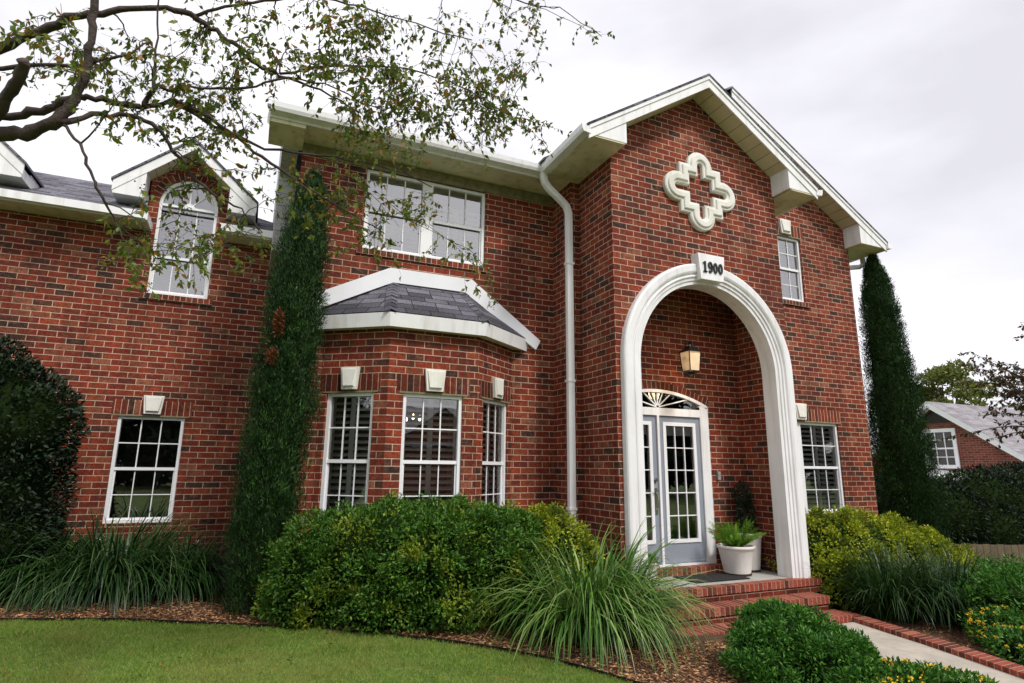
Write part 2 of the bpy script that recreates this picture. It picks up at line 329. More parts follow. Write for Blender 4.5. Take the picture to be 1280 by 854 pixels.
def merge(parts):
    Vs, Fs, o = [], [], 0
    for V, Fc in parts: Vs.append(V); Fs.append(Fc+o); o += len(V)
    return np.concatenate(Vs), np.concatenate(Fs)
class Pl:                                   # vertical plane frame
    def __init__(s, a, b):
        s.O = Vector((a[0], a[1], 0)); t = Vector((b[0]-a[0], b[1]-a[1], 0)); s.L = t.length; s.T = t.normalized(); s.N = Vector((s.T.y, -s.T.x, 0))
    def p(s, u, z, out=0): return s.O + s.T*u + Vector((0, 0, z)) + s.N*out
    def rect(s, mb, u0, u1, z0, z1, o0, o1, uvswap=False, mi=0):   # box in plane coordinates
        a = [s.p(u0, z0, o1), s.p(u1, z0, o1), s.p(u1, z1, o1), s.p(u0, z1, o1)]
        b = [s.p(u0, z0, o0), s.p(u1, z0, o0), s.p(u1, z1, o0), s.p(u0, z1, o0)]
        q = lambda c: [((z_, u_) if uvswap else (u_, z_)) for u_, z_ in c]
        mb.poly(a, q([(u0, z0-z0), (u1, z0-z0), (u1, z1-z0), (u0, z1-z0)]) if uvswap else q([(u0, z0), (u1, z0), (u1, z1), (u0, z1)]), mi)
        mb.poly([b[1], b[0], b[3], b[2]], None, mi)
        dd = o1-o0
        mb.poly([b[0], b[1], a[1], a[0]], ([(dd*0, u0), (0, u1), (dd, u1), (dd, u0)] if uvswap else [(u0, 0), (u1, 0), (u1, dd), (u0, dd)]), mi)
        mb.poly([a[3], a[2], b[2], b[3]], ([(0, u0), (0, u1), (dd, u1), (dd, u0)] if uvswap else [(u0, 0), (u1, 0), (u1, dd), (u0, dd)]), mi)
        mb.poly([b[0], a[0], a[3], b[3]], [(0, z0), (dd, z0), (dd, z1), (0, z1)], mi); mb.poly([a[1], b[1], b[2], a[2]], [(0, z0), (dd, z0), (dd, z1), (0, z1)], mi)
def wall(pl, outline, holes, name='wall', mat='brick', parent=None, u0=0.0, reveal=.10):
    mb = MB(); polys = [[Vector((a, b, 0)) for a, b in outline]] + [[Vector((a, b, 0)) for a, b in h] for h in holes]
    flat = [q for pp in polys for q in pp]
    for tri in tessellate_polygon(polys):
        t = [flat[i] for i in tri]
        if (t[1]-t[0]).cross(t[2]-t[0]).z < 0: t = t[::-1]
        mb.poly([pl.p(q.x, q.y) for q in t], [(q.x+u0, q.y) for q in t])
    for h in holes:
        for i in range(len(h)):
            a, b = h[i], h[(i+1) % len(h)]
            if abs(a[0]-b[0]) > abs(a[1]-b[1]): uvq = [(a[0]+u0, 0), (b[0]+u0, 0), (b[0]+u0, reveal), (a[0]+u0, reveal)]
            else: uvq = [(0, a[1]), (0, b[1]), (reveal, b[1]), (reveal, a[1])]
            mb.poly([pl.p(*a), pl.p(*b), pl.p(*b, -reveal), pl.p(*a, -reveal)], uvq)
    return mb.build(name, mat, parent)
def R4(a, b, c, d): return [(a, c), (b, c), (b, d), (a, d)]

def gz(x): return -.18 + .05*(2.8 - max(-6.2, min(2.8, x)))

# ------------------------------------------------------------------ setting: ground
mb = MB()
xs = [-200, -6.2, 2.8, 200]
for a, b in zip(xs, xs[1:]):
    mb.poly([(a, -200, gz(a)), (b, -200, gz(b)), (b, 400, gz(b)), (a, 400, gz(a))])
tag(mb.build('lawn', 'lawn_soil'), kind='structure')
EDGE = [(-14, 1.2), (-9, 1.25), (-7, 1.15), (-6.2, 1.07), (-5.8, 1.0), (-4.85, .86), (-3.84, .48), (-3.2, .22), (-2.64, -.06), (-2.2, -.36), (-1.78, -.72), (-1.5, -1.05), (-1.3, -1.38), (-1.08, -1.85), (-.9, -2.4), (-.78, -3.2), (-.74, -4.2), (-.9, -7.5)]
mb = MB()
for lo, hi in ((-14, -6.2), (-6.2, 2.8)):
    q = [p for p in EDGE if lo <= p[0] <= hi]
    pts = q + ([(2.8, -7.5), (2.8, 3.6)] if hi == 2.8 else []) + ([(-6.2, 3.6)] if hi == 2.8 else [(-6.2, 3.6), (-14, 3.6)])
    vv = [Vector((x, y, 0)) for x, y in pts]
    for t in tessellate_polygon([vv]):
        tt = [vv[i] for i in t]
        if (tt[1]-tt[0]).cross(tt[2]-tt[0]).z < 0: tt = tt[::-1]
        mb.poly([(p.x, p.y, gz(p.x)+.012) for p in tt])
mb.poly([(2.8, -7.5, gz(2.8)+.012), (6.2, -7.5, gz(9)+.012), (7.6, 3.6, gz(9)+.012), (2.8, 3.6, gz(2.8)+.012)])
tag(mb.build('mulch_bed', 'mulch_soil'), kind='structure')
# mulch chips
def inbed(x, y):
    ey = np.interp(x, [p[0] for p in EDGE[:15]], [p[1] for p in EDGE[:15]]); return (y > ey) | (x > -.72)
n = 42000
X = rng.uniform(-8.5, 2.2, n); Y = np.where(rng.random(n) < .75, np.interp(X, [-8, -5, -2.6, -1, 2], [1.2, .9, 0, -2.2, -3.0]) + rng.random(n)**1.3*1.8, rng.uniform(-3, 2.6, n))
ok = inbed(X, Y) & (Y < 3.3) & ~((X > 1.1) & (Y > -3.5) & (Y < 0)) & ~((Y > -.9) & (X > -.1)); X, Y = X[ok], Y[ok]; n = len(X)
a = rng.uniform(0, 2*PI, n); P = np.stack([X, Y, -.18+.05*(2.8-np.maximum(X, -6.2))+.014+rng.random(n)*.018], 1)
D = np.stack([np.cos(a), np.sin(a), rng.uniform(-.25, .35, n)], 1); Nn = np.stack([rng.normal(0, .35, n), rng.normal(0, .35, n), np.ones(n)], 1)
V, Fc = leaves(P, D, Nn, rng.uniform(.02, .065, n), rng.uniform(.006, .018, n), .1)
n = 9000; X = rng.uniform(2.95, 6.6, n); Y = rng.uniform(-3.4, .4, n); P = np.stack([X, Y, np.full(n, -.18+.014)+rng.random(n)*.02], 1); a = rng.uniform(0, 2*PI, n)
D = np.stack([np.cos(a), np.sin(a), rng.uniform(-.25, .35, n)], 1); Nn = np.stack([rng.normal(0, .35, n), rng.normal(0, .35, n), np.ones(n)], 1)
V, Fc = merge([(V, Fc), leaves(P, D, Nn, rng.uniform(.02, .065, n), rng.uniform(.006, .018, n), .1)])
tag(npmesh('mulch_chips', V, Fc, 'chip'), kind='stuff', label='loose reddish brown bark and pine straw mulch over the planting bed', cat='mulch')
# lawn blades
n = 150000
r_ = rng.random(n); X = rng.uniform(-8.6, -.6, n); yl = np.interp(X, [p[0] for p in EDGE], [p[1] for p in EDGE]); Y = yl - .02 - r_**1.15*2.6
P = np.stack([X, Y, -.18+.05*(2.8-np.maximum(X, -6.2))], 1); a = rng.uniform(0, 2*PI, n)
lf = np.array([.75+.9*max(0, noise.noise(Vector((x*3.1, y*3.1, 0))+Vector((5, 5, 5)))) + .35*noise.noise(Vector((x*9, y*9, 2))) for x, y in zip(X, Y)])
D = np.stack([np.cos(a)*.6, np.sin(a)*.6, np.ones(n)], 1); Nn = np.stack([-np.sin(a), np.cos(a), np.zeros(n)], 1)
V, Fc = leaves(P, D, Nn, rng.uniform(.022, .055, n)*lf, rng.uniform(.003, .0055, n), .0)
n = 420; X = rng.uniform(-8.4, -1, n); Y = np.interp(X, [p[0] for p in EDGE], [p[1] for p in EDGE])-.05-rng.random(n)*2.6
P = np.stack([X, Y, -.18+.05*(2.8-np.maximum(X, -6.2))+.035+rng.random(n)*.012], 1); a = rng.uniform(0, 2*PI, n); D = np.stack([np.cos(a), np.sin(a), rng.uniform(-.2, .3, n)], 1); Nn = np.stack([rng.normal(0, .4, n), rng.normal(0, .4, n), np.ones(n)], 1)
Vf, Ff = leaves(P, D, Nn, rng.uniform(.025, .05, n), rng.uniform(.012, .022, n), .2)
tag(npmesh('fallen_leaves', Vf, Ff, 'leaf_crape'), kind='stuff', label='a few small fallen leaves lying scattered on the lawn', cat='leaves')
tag(npmesh('lawn_grass', V, Fc, 'grass_blade'), kind='stuff', label='short mown bright green lawn grass in the foreground', cat='grass')
# steel edging between lawn and bed
mb = MB(); q = EDGE[1:]
for (x0, y0), (x1, y1) in zip(q, q[1:]):
    t = Vector((x1-x0, y1-y0, 0)).normalized(); nn = Vector((-t.y, t.x, 0))*.006
    a = [Vector((x0, y0, gz(x0)-.02))-nn, Vector((x1, y1, gz(x1)-.02))-nn, Vector((x1, y1, gz(x1)-.02))+nn, Vector((x0, y0, gz(x0)-.02))+nn]
    mb.hexa(a, [p+Vector((0, 0, .055)) for p in a])
tag(mb.build('lawn_edging', 'dark_iron'), 'thin black strip edging between the lawn and the mulch bed', 'edging')
# front walk
WR = [(2.74, -.70), (2.66, -1.1), (2.57, -1.6), (2.42, -2.2), (2.2, -3.0), (1.9, -4.2), (1.5, -6)]
mb = MB(); prev = None
for x, y in WR:
    c = [(x-1.45, y, gz(2.8)-.1+.012), (x, y, gz(2.8)-.1+.012), (x, y, gz(2.8)+.02), (x-1.45, y, gz(2.8)+.02)]
    if prev:
        for i in range(4):
            j = (i+1) % 4; mb.poly([prev[i], prev[j], c[j], c[i]][::-1])
    prev = c
o = mb.build('front_walk', 'concrete'); tag(o, kind='structure')
o.location.z = .045

# ------------------------------------------------------------------ the house
house = empty('brick_house', (0, 0, 0), 'two storey red brick house with arched entry, bay window and white trim, numbered 1900', 'house')
H = house
dP, dB, dS, dC, by, fl = .80, 1.342, .974, 3.495, .817, .268
PA = Pl((0, 0), (2.87, 0)); PAL = Pl((0, .82), (0, 0)); PN = Pl((-.13, .82), (0, .82)); PNL = Pl((-.13, dB), (-.13, .82))
PB = Pl((-3.66, dB), (-.13, dB)); PAR = Pl((2.87, 0), (2.87, dS)); PS = Pl((2.87, dS), (5.78, dS)); PSR = Pl((5.78, dS), (5.78, 9)); PC = Pl((-13, dC), (-3.66, dC)); PBL = Pl((-3.66, 9.5), (-3.66, dB))
# entry arch hole in the front block
AC, AZ, RI, RO = 1.451, 2.898, 1.115, 1.388
RH = RI+.04
arch = [(AC-RH, .15)] + [(AC+RH*math.cos(a), AZ+RH*math.sin(a)) for a in np.linspace(PI, 0, 33)] + [(AC+RH, .15)]
arch_h = arch[::-1]
wall(PA, [(0, -.3), (2.87, -.3), (2.87, 5.86), (1.435, 6.81), (0, 5.86)], [arch_h], parent=H, reveal=.05)
wall(PAL, R4(0, PAL.L, -.3, 5.57), [], parent=H, u0=-.82)
wall(PN, R4(0, PN.L, -.3, 5.57), [], parent=H, u0=.05)
wall(PNL, R4(0, PNL.L, -.3, 5.57), [], parent=H)
wall(PAR, R4(0, PAR.L, -.3, 5.57), [], parent=H, u0=2.87)
UB = (-2.852, -1.196, 4.294, 5.40)
hB = [R4(UB[0]+3.66, UB[1]+3.66, UB[2], UB[3]), R4(.55, 2.72, .4, 3.05)]
wall(PB, R4(0, PB.L, -.3, 5.57), hB, parent=H, u0=-.05, reveal=.09)
US = (3.83, 4.55, 4.407, 5.566); LS = (3.20, 5.029, .943, 2.381)
f2 = lambda r, x: R4(r[0]-x, r[1]-x, r[2], r[3])
wall(PS, [(0, -.3), (2.91, -.3), (2.91, 5.90), (0, 7.68)], [f2(US, 2.87), f2(LS, 2.87)], parent=H, u0=2.87, reveal=.09)
wall(PSR, R4(0, PSR.L, -.3, 5.57), [], parent=H)
# wing wall with two wall dormers
LC = (-5.551, -4.763, .845, 2.236)
def archwin(cx): # left, right, bottom, spring
    r = .385; return [(cx-r, 3.949), (cx+r, 3.949)] + [(cx+r*math.cos(a), 5.31+(r+.045)*math.sin(a)) for a in np.linspace(0, PI, 19)]
DC = [-5.055, -7.85]
outl = [(0, -.3), (9.34, -.3), (9.34, 4.87)]
for c in DC:
    s = c+13; outl += [(s+.51, 4.87), (s+.51, 5.64), (s, 6.09), (s-.51, 5.64), (s-.51, 4.87)]
outl += [(0, 4.87)]
LC2 = (-8.1, -7.31, .845, 2.236)
wall(PC, outl, [f2(LC, -13), f2(LC2, -13)] + [[(x+13, z) for x, z in archwin(c)] for c in DC], parent=H, u0=.07, reveal=.09)
for c in DC:
    for sx in (-.51, .51):
        x = c+sx; MB().box(x-.02, x+.0, dC+.001, 5.0, 4.8, 5.62).build('wall', 'brick', H) if sx > 0 else MB().box(x, x+.02, dC+.001, 5.0, 4.8, 5.62).build('wall', 'brick', H)
sw = MB(); sw.box(-3.89, -3.662, 2.2, 9.4, 4.4, 5.499); sw.hexa([(-3.89, 1.46, 5.50), (-3.89, 5.2, 7.85), (-3.89, 9.3, 5.50)], [(-3.70, 1.46, 5.50), (-3.70, 5.2, 7.85), (-3.70, 9.3, 5.50)]); sw.build('wall', 'siding', H)['label'] = 'grey lap siding on the upstairs side wall'
mb = MB(); PB.rect(mb, 0, PB.L, 5.40, 5.545, .0, .02); mb.build('dark_band', 'lintel_iron', H)  # dark olive strip across the wall top below the soffit
# bay
B0, B1, B2, B3 = (-3.224, dB), (-2.541, by), (-1.45, by), (-.759, dB)
PBa, PBb, PBc = Pl(B0, B1), Pl(B1, B2), Pl(B2, B3)
wa = .245; BWc = (-2.357+2.541, -1.634+2.541)
LA, LR = PBa.L, PBc.L
BWa = (.09, .69); BWr = (LR-.73, LR-.11)
zt = 2.438; zb = .88
wall(PBa, R4(0, LA, -.3, 3.18), [R4(BWa[0], BWa[1], zb, zt)], parent=H, u0=.3, reveal=.07)
wall(PBb, R4(0, PBb.L, -.3, 3.18), [R4(BWc[0], BWc[1], zb, zt)], parent=H, u0=.02, reveal=.07)
wall(PBc, R4(0, LR, -.3, 3.18), [R4(BWr[0], BWr[1], zb, zt)], parent=H, u0=.1, reveal=.07)
# rooms behind the bay
def room(parent, x0, x1, y0, y1, z0, z1, name='interior'):
    mb = MB()
    mb.poly([(x0, y1, z0), (x1, y1, z0), (x1, y1, z1), (x0, y1, z1)]); mb.poly([(x0, y0, z0), (x0, y1, z0), (x0, y1, z1), (x0, y0, z1)])
    mb.poly([(x1, y1, z0), (x1, y0, z0), (x1, y0, z1), (x1, y1, z1)]); mb.poly([(x0, y0, z0), (x1, y0, z0), (x1, y1, z0), (x0, y1, z0)]); mb.poly([(x0, y0, z1), (x0, y1, z1), (x1, y1, z1), (x1, y0, z1)])
    return mb.build(name, 'room', parent)
room(H, -3.1, -.95, dB+.01, 3.4, .4, 3.05)

def window(pl, u0, u1, z0, z1, cols=3, rows=2, twin=False, arched=False, key=None, lintel=True, sill=False, shutter=1.0, inset=.05, box=True, rail=.5, split=0, muntin_low=True, open_top=False, curt=True, closed=False):
    """frame part with its own panes, muntins, shutters as sub-parts"""
    fr = MB(); fw = .042; o1, o0 = -inset+.02, -inset-.03
    zr = z0 + (z1-z0)*rail
    units = [(u0, u1)]
    if twin:
        um = (u0+u1)/2; units = [(u0, um-.03), (um+.03, u1)]; pl.rect(fr, um-.03-fw, um+.03+fw, z0+fw, z1-fw, o0, o1-.002)
    pl.rect(fr, u0+.002, u0+fw, z0+.002, z1-.002, o0, o1); pl.rect(fr, u1-fw, u1-.002, z0+.002, z1-.002, o0, o1)
    pl.rect(fr, u0+fw, u1-fw, z0+.002, z0+fw, o0, o1)
    if not arched: pl.rect(fr, u0+fw, u1-fw, z1-fw, z1-.002, o0, o1)
    F = fr.build('window', 'white_frame', H)
    gl = MB(); mu = MB(); sa = MB(); sh = MB(); dk = MB()
    og = -inset-.02
    for a, b in units:
        a += fw; b -= fw
        # sash rails
        pl.rect(sa, a, b, zr-.02, zr+.02, og-.012, og+.026)
        pl.rect(sa, a, a+.018, z0+fw, zr-.02, og-.012, og+.012); pl.rect(sa, b-.018, b, z0+fw, zr-.02, og-.012, og+.012)
        pl.rect(sa, a+.018, b-.018, z0+fw, z0+fw+.025, og-.012, og+.012)
        pl.rect(dk, a+.018, b-.018, zr-.034, zr-.0205, og-.008, og+.006)
        ztop = z1-(0 if arched else fw)
        for k in range(1, cols):
            x = a+(b-a)*k/cols
            pl.rect(mu, x-.0075, x+.0075, zr+.02, ztop, og+.003, og+.012)
            if muntin_low: pl.rect(mu, x-.006, x+.006, z0+fw+.025, zr-.034, og-.008, og+.004)
        for k in range(1, rows):
            z = zr+.02+(ztop-zr-.02)*k/rows; pl.rect(mu, a, b, z-.0075, z+.0075, og+.0035, og+.0115)
            z = z0+fw+(zr-.02-z0-fw)*k/rows
            if muntin_low: pl.rect(mu, a+.018, b-.018, z-.006, z+.006, og-.0075, og+.0035)
        if twin: mu.build('muntin', 'white_frame', F); mu = MB()
        gl.poly([pl.p(a, zr, og), pl.p(b, zr, og), pl.p(b, ztop, og), pl.p(a, ztop, og)])
        gl.poly([pl.p(a, z0+.03, og-.004), pl.p(b, z0+.03, og-.004), pl.p(b, zr, og-.004), pl.p(a, zr, og-.004)])
        # plantation shutters behind the glass
        os_ = og-.035
        if shutter:
            x0s, x1s = a+.0, b-.0
            pan = [(x0s, (x0s+x1s)/2), ((x0s+x1s)/2, x1s)]
            zs0, zs1 = z0+.02, z0+(z1-z0)*shutter
            for c, d2 in pan:
                for e0, e1 in ((c, c+.03), (d2-.03, d2)): pl.rect(sh, e0, e1, zs0, zs1, os_-.025, os_)
                for e0, e1 in ((zs0, zs0+.06), (zr-.03, zr+.03), (zs1-.05, zs1)): pl.rect(sh, c+.03, d2-.03, e0, e1, os_-.022, os_-.001)
                z = zs0+.085
                while z < zs1-.06:
                    if abs(z-zr) > .05:
                        t1, t2 = (.006, .0275) if closed else (.023, .012)
                        A = [pl.p(c+.031, z-t2, os_+t1), pl.p(d2-.031, z-t2, os_+t1), pl.p(d2-.031, z+t2, os_-t1-.01), pl.p(c+.031, z+t2, os_-t1-.01)]
                        sh.hexa(A, [q+Vector((0, 0, .005 if closed else .015)) for q in A])
                    z += .060 if closed else .074
    if arched:
        cx = (u0+u1)/2; r = (u1-u0)/2; hz = r+.045
        ring = [(cx+math.cos(t)*r, z1+math.sin(t)*hz) for t in np.linspace(0, PI, 21)]; rin = [(cx+math.cos(t)*(r-fw), z1+math.sin(t)*(hz-fw)) for t in np.linspace(0, PI, 21)]
        for i in range(20):
            q = [ring[i], ring[i+1], rin[i+1], rin[i]]
            mu.hexa([pl.p(x, z, o0) for x, z in q][::-1], [pl.p(x, z, o1) for x, z in q][::-1])
        pl.rect(mu, u0+fw, u1-fw, z1-.018, z1+.018, o0+.01, o1+.004)
        for t in (PI/4, PI/2, 3*PI/4):
            d_ = Vector((math.cos(t), math.sin(t))); s_ = Vector((-d_.y, d_.x))*.009; c1 = Vector((cx, z1+.02)); c2 = Vector((cx+d_.x*(r-.05), z1+d_.y*(hz-.05)))
            q = [c1-s_, c2-s_, c2+s_, c1+s_]
            mu.hexa([pl.p(v.x, v.y, og+.002) for v in q], [pl.p(v.x, v.y, og+.013) for v in q])
        hub = [(cx+math.cos(t)*.07, z1+.015+math.sin(t)*.07) for t in np.linspace(0, PI, 9)]
        mu.hexa([pl.p(x, z, og+.001) for x, z in hub], [pl.p(x, z, og+.014) for x, z in hub])
        gl.poly([pl.p(x, z, og) for x, z in rin])
        sh.poly([pl.p(x, z, og-.06) for x, z in rin])       # fabric fan behind the fanlight
    sa.build('sash', 'white_frame', F); (None if twin else mu.build('muntin', 'white_frame', F)); gl.build('pane', 'glass_bright' if closed else 'glass', F); dk.build('weather_strip', 'dark_iron', F)
    if shutter: sh.build('shutter', 'shutter', F)
    if curt:
        wv = .10*(u1-u0)
        for a, b in ((u0+.02, u0+.02+wv), (u1-.02-wv, u1-.02)):
            ns = 10; cu = MB()
            for i in range(ns):
                xa, xb = a+(b-a)*i/ns, a+(b-a)*(i+1)/ns; oa, ob = -inset-.2+.02*(i % 2), -inset-.2+.02*((i+1) % 2)
                cu.poly([pl.p(xa, z0, oa), pl.p(xb, z0, ob), pl.p(xb, z1, ob), pl.p(xa, z1, oa)])
            cu.build('curtain', 'curtain', F)
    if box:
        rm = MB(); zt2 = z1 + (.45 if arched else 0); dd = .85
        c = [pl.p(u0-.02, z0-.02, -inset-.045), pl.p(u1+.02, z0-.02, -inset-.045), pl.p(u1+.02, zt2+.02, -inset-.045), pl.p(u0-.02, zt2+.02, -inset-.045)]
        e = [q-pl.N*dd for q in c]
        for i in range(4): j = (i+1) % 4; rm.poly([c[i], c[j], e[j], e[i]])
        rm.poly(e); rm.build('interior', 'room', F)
    if lintel:
        lb = MB(); pl.rect(lb, u0-.08, u1+.08, z1+.012, z1+.215, -.03, .003, uvswap=True); lb.build('brick_lintel', 'brick_soldier', F)
        li = MB(); pl.rect(li, u0-.05, u1+.05, z1-.004, z1+.011, -.09, .006); li.build('lintel_angle', 'lintel_iron', F)
    if sill:
        sb = MB(); pl.rect(sb, u0-.07, u1+.07, z0-.078, z0-.002, -.05, .03, uvswap=True); sb.build('sill', 'brick_soldier', F)
    if key:
        kc, kz0, kz1, kw = key; kb = MB(); a, b2 = kw/2*.80, kw/2; D0, D1 = .0, .045
        bot = [pl.p(kc-a, kz0, D0), pl.p(kc+a, kz0, D0), pl.p(kc+b2, kz1, D0), pl.p(kc-b2, kz1, D0)]
        top = [pl.p(kc-a, kz0, D1), pl.p(kc+a, kz0, D1), pl.p(kc+b2, kz1, D1), pl.p(kc-b2, kz1, D1)]
        kb.hexa(bot, top)
        m2 = .02; b3 = [pl.p(kc-a+m2, kz0+m2+.01, D1), pl.p(kc+a-m2, kz0+m2+.01, D1), pl.p(kc+b2-m2, kz1-m2, D1), pl.p(kc-b2+m2, kz1-m2, D1)]
        t3 = [pl.p(kc-a+m2+.01, kz0+m2+.02, D1+.025), pl.p(kc+a-m2-.01, kz0+m2+.02, D1+.025), pl.p(kc+b2-m2-.006, kz1-m2-.004, D1+.012), pl.p(kc-b2+m2+.006, kz1-m2-.004, D1+.012)]
        kb.hexa(b3, t3); kb.build('keystone', 'cast_stone', F, bevel=.004)
    return F
window(PBa, BWa[0], BWa[1], zb, zt, key=(sum(BWa)/2, zt+.03, zt+.29, .23), box=False)
window(PBb, BWc[0], BWc[1], zb, zt, key=(sum(BWc)/2, zt+.03, zt+.29, .25), box=False)
window(PBc, BWr[0], BWr[1], zb, zt, key=(sum(BWr)/2, zt+.03, zt+.29, .23), box=False)
window(PB, UB[0]+3.66, UB[1]+3.66, UB[2], UB[3], twin=True, rows=1, lintel=False, sill=True, shutter=.74, closed=True, curt=False)
window(PC, LC[0]+13, LC[1]+13, LC[2], LC[3], key=((LC[0]+LC[1])/2+13.0, LC[3]+.03, LC[3]+.28, .25), shutter=0, curt=False)
window(PC, LC2[0]+13, LC2[1]+13, LC2[2], LC2[3], key=((LC2[0]+LC2[1])/2+13.0, LC2[3]+.03, LC2[3]+.28, .25), shutter=0, curt=False)
window(PS, US[0]-2.87, US[1]-2.87, US[2], US[3], key=((US[0]+US[1])/2-2.87, US[3]+.03, US[3]+.29, .26), sill=True, shutter=.96, closed=True, curt=False)
window(PS, LS[0]-2.87, LS[1]-2.87, LS[2], LS[3], twin=True, key=((LS[0]+LS[1])/2-2.87+.04, LS[3]+.03, LS[3]+.29, .26))
for c in DC:
    F = window(PC, c+13-.385, c+13+.385, 3.949, 5.31, arched=True, rows=1, lintel=False, sill=True, shutter=.98, rail=.42, closed=True, curt=False)
    vb = MB()                                       # voussoir ring
    ts = np.linspace(0, PI, 25); g = lambda t, r: (c+13+math.cos(t)*r, 5.31+math.sin(t)*(r+.045))
    for i in range(24):
        t0, t1 = ts[i], ts[i+1]; q = [g(t0, .386), g(t0, .50), g(t1, .50), g(t1, .386)]
        vb.poly([PC.p(x, z, .004) for x, z in q], [(0.01, t0*.45), (.20, t0*.45), (.20, t1*.45), (.01, t1*.45)])
    vb.build('brick_arch', 'brick_soldier', F)

# ---- entry: surround, reveal, porch
PATH = [(AC-RI, .268)] + [(AC+RI*math.cos(a), AZ+RI*math.sin(a)) for a in np.linspace(PI, 0, 65)] + [(AC+RI, .268)]
NRM = [(-1, 0)] + [(math.cos(a), math.sin(a)) for a in np.linspace(PI, 0, 65)] + [(1, 0)]
prof = [(0, .0), (0, .035), (.045, .037), (.05, .052), (.085, .055), (.092, .07), (.105, .074), (.118, .070), (.125, .058), (.14, .056), (.148, .082), (.17, .092), (.245, .095), (.262, .088), (.273, .07), (.275, -.002)]
mb = MB()
for i in range(len(PATH)-1):
    for (d0, h0), (d1, h1) in zip(prof, prof[1:]):
        q = lambda j, dd, h: (PATH[j][0]+NRM[j][0]*dd, -h, PATH[j][1]+NRM[j][1]*dd)
        mb.poly([q(i, d0, h0), q(i, d1, h1), q(i+1, d1, h1), q(i+1, d0, h0)])
for j in (0, len(PATH)-1): mb.poly([(PATH[j][0]+NRM[j][0]*dd, -h, PATH[j][1]) for dd, h in prof])
for i in range(len(PATH)-1):    # reveal lining
    a, b = PATH[i], PATH[i+1]
    mb.poly([(a[0], .0, a[1]), (a[0], .20, a[1]), (b[0], .20, b[1]), (b[0], .0, b[1])])
    a2 = (a[0]+NRM[i][0]*.05, a[1]+NRM[i][1]*.05); b2 = (b[0]+NRM[i+1][0]*.05, b[1]+NRM[i+1][1]*.05)
    mb.poly([(a[0], .20, a[1]), (a2[0], .20, a2[1]), (b2[0], .20, b2[1]), (b[0], .20, b[1])])
AS = mb.build('arch_surround', 'white_paint', H)
kb = MB(); kz0, kz1 = AZ+RI+.03, 4.40
bot = [(AC-.19, 0, kz0), (AC+.19, 0, kz0), (AC+.225, 0, kz1), (AC-.225, 0, kz1)]; top = [(x, -.145, z) for x, y, z in bot]
kb.hexa(bot, top); kb.build('keystone', 'white_paint', AS, bevel=.006)
cz0 = (kz0+kz1)/2-.005
def glyph(polys, x0):
    g_ = MB(); y0, y1 = -.160, -.1445
    for outer, inner in polys:
        n_ = len(outer)
        P3 = lambda q, y: (x0+q[0], y, cz0+q[1])
        if inner is None: g_.hexa([P3(q, y1) for q in outer], [P3(q, y0) for q in outer])
        else:
            for i in range(n_):
                j = (i+1) % n_
                g_.poly([P3(outer[i], y0), P3(outer[j], y0), P3(inner[j], y0), P3(inner[i], y0)]); g_.poly([P3(outer[i], y1), P3(outer[j], y1), P3(outer[j], y0), P3(outer[i], y0)]); g_.poly([P3(inner[i], y1), P3(inner[j], y1), P3(inner[j], y0), P3(inner[i], y0)])
    n_ = g_.build('house_number', 'black_number', AS); return n_
def ell_(cx, cz_, rx, rz, n=20): return [(cx+rx*math.cos(2*PI*k/n), cz_+rz*math.sin(2*PI*k/n)) for k in range(n)]
hN = .074
one = [([(-.013, -hN), (.013, -hN), (.013, hN), (-.013, hN)], None), ([(-.03, -hN), (.03, -hN), (.03, -hN+.016), (-.03, -hN+.016)], None), ([(-.033, hN-.035), (-.012, hN-.026), (-.012, hN), (-.02, hN-.012), (-.033, hN-.018)], None)]
zero = [(ell_(0, 0, .037, hN), ell_(0, 0, .013, hN-.022))]
tail = [(.037, .03), (.037, -.02), (.028, -.06), (.008, -hN), (-.022, -hN+.004), (-.030, -hN+.028), (-.012, -hN+.030), (.004, -.052), (.013, -.02), (.013, .03)]
nine = [(ell_(0, .030, .037, .048), ell_(0, .030, .013, .028)), (tail, None)]
for gl_, gx in ((one, -.128), (nine, -.042), (zero, .045), (zero, .132)): glyph(gl_, AC+.008+gx)
# porch interior: side walls, back wall, ceiling
PX0, PX1, CZ = .17, 2.71, 4.35
PP = Pl((PX0, dP), (PX1, dP)); PPR = Pl((PX1, dP), (PX1, .06)); PPL = Pl((PX0, .06), (PX0, dP))
DXC = 1.19; D0, D1 = DXC-.89, DXC+.89
zcr, zsp = 2.70, 2.50
hole = [(D0-PX0, .30), (D1-PX0, .30), (D1-PX0, zsp)] + [(DXC-PX0+.89*math.cos(t), zsp+(zcr-zsp)*math.sin(t)) for t in np.linspace(.08, PI-.08, 21)] + [(D0-PX0, zsp)]
# segmental arch with a flatter curve
Rseg = (.89**2+(zcr-zsp)**2)/(2*(zcr-zsp)); cz = zcr-Rseg; amax = math.asin(.89/Rseg)
seg = [(DXC+Rseg*math.sin(t), cz+Rseg*math.cos(t)) for t in np.linspace(amax, -amax, 21)]
hole = [(D0-PX0, .30), (D1-PX0, .30)] + [(x-PX0, z) for x, z in seg]
wall(PP, R4(0, PP.L, .2, CZ), [hole], parent=H, reveal=.06, u0=.09)
wall(PPR, R4(0, PPR.L, .2, CZ), [], parent=H, u0=.04); wall(PPL, R4(0, PPL.L, .2, CZ), [], parent=H)
mb = MB(); mb.poly([(PX0, .05, CZ), (PX0, dP, CZ), (PX1, dP, CZ), (PX1, .05, CZ)]); mb.build('porch_ceiling', 'bounce_cream', H)
mb = MB(); PA_in = [(x, z) for x, z in arch]      # inside skin of the front wall round the arch
inn = [[Vector((PX0, .2, 0)), Vector((PX1, .2, 0)), Vector((PX1, CZ, 0)), Vector((PX0, CZ, 0))], [Vector((x, max(z, .21), 0)) for x, z in arch_h]]
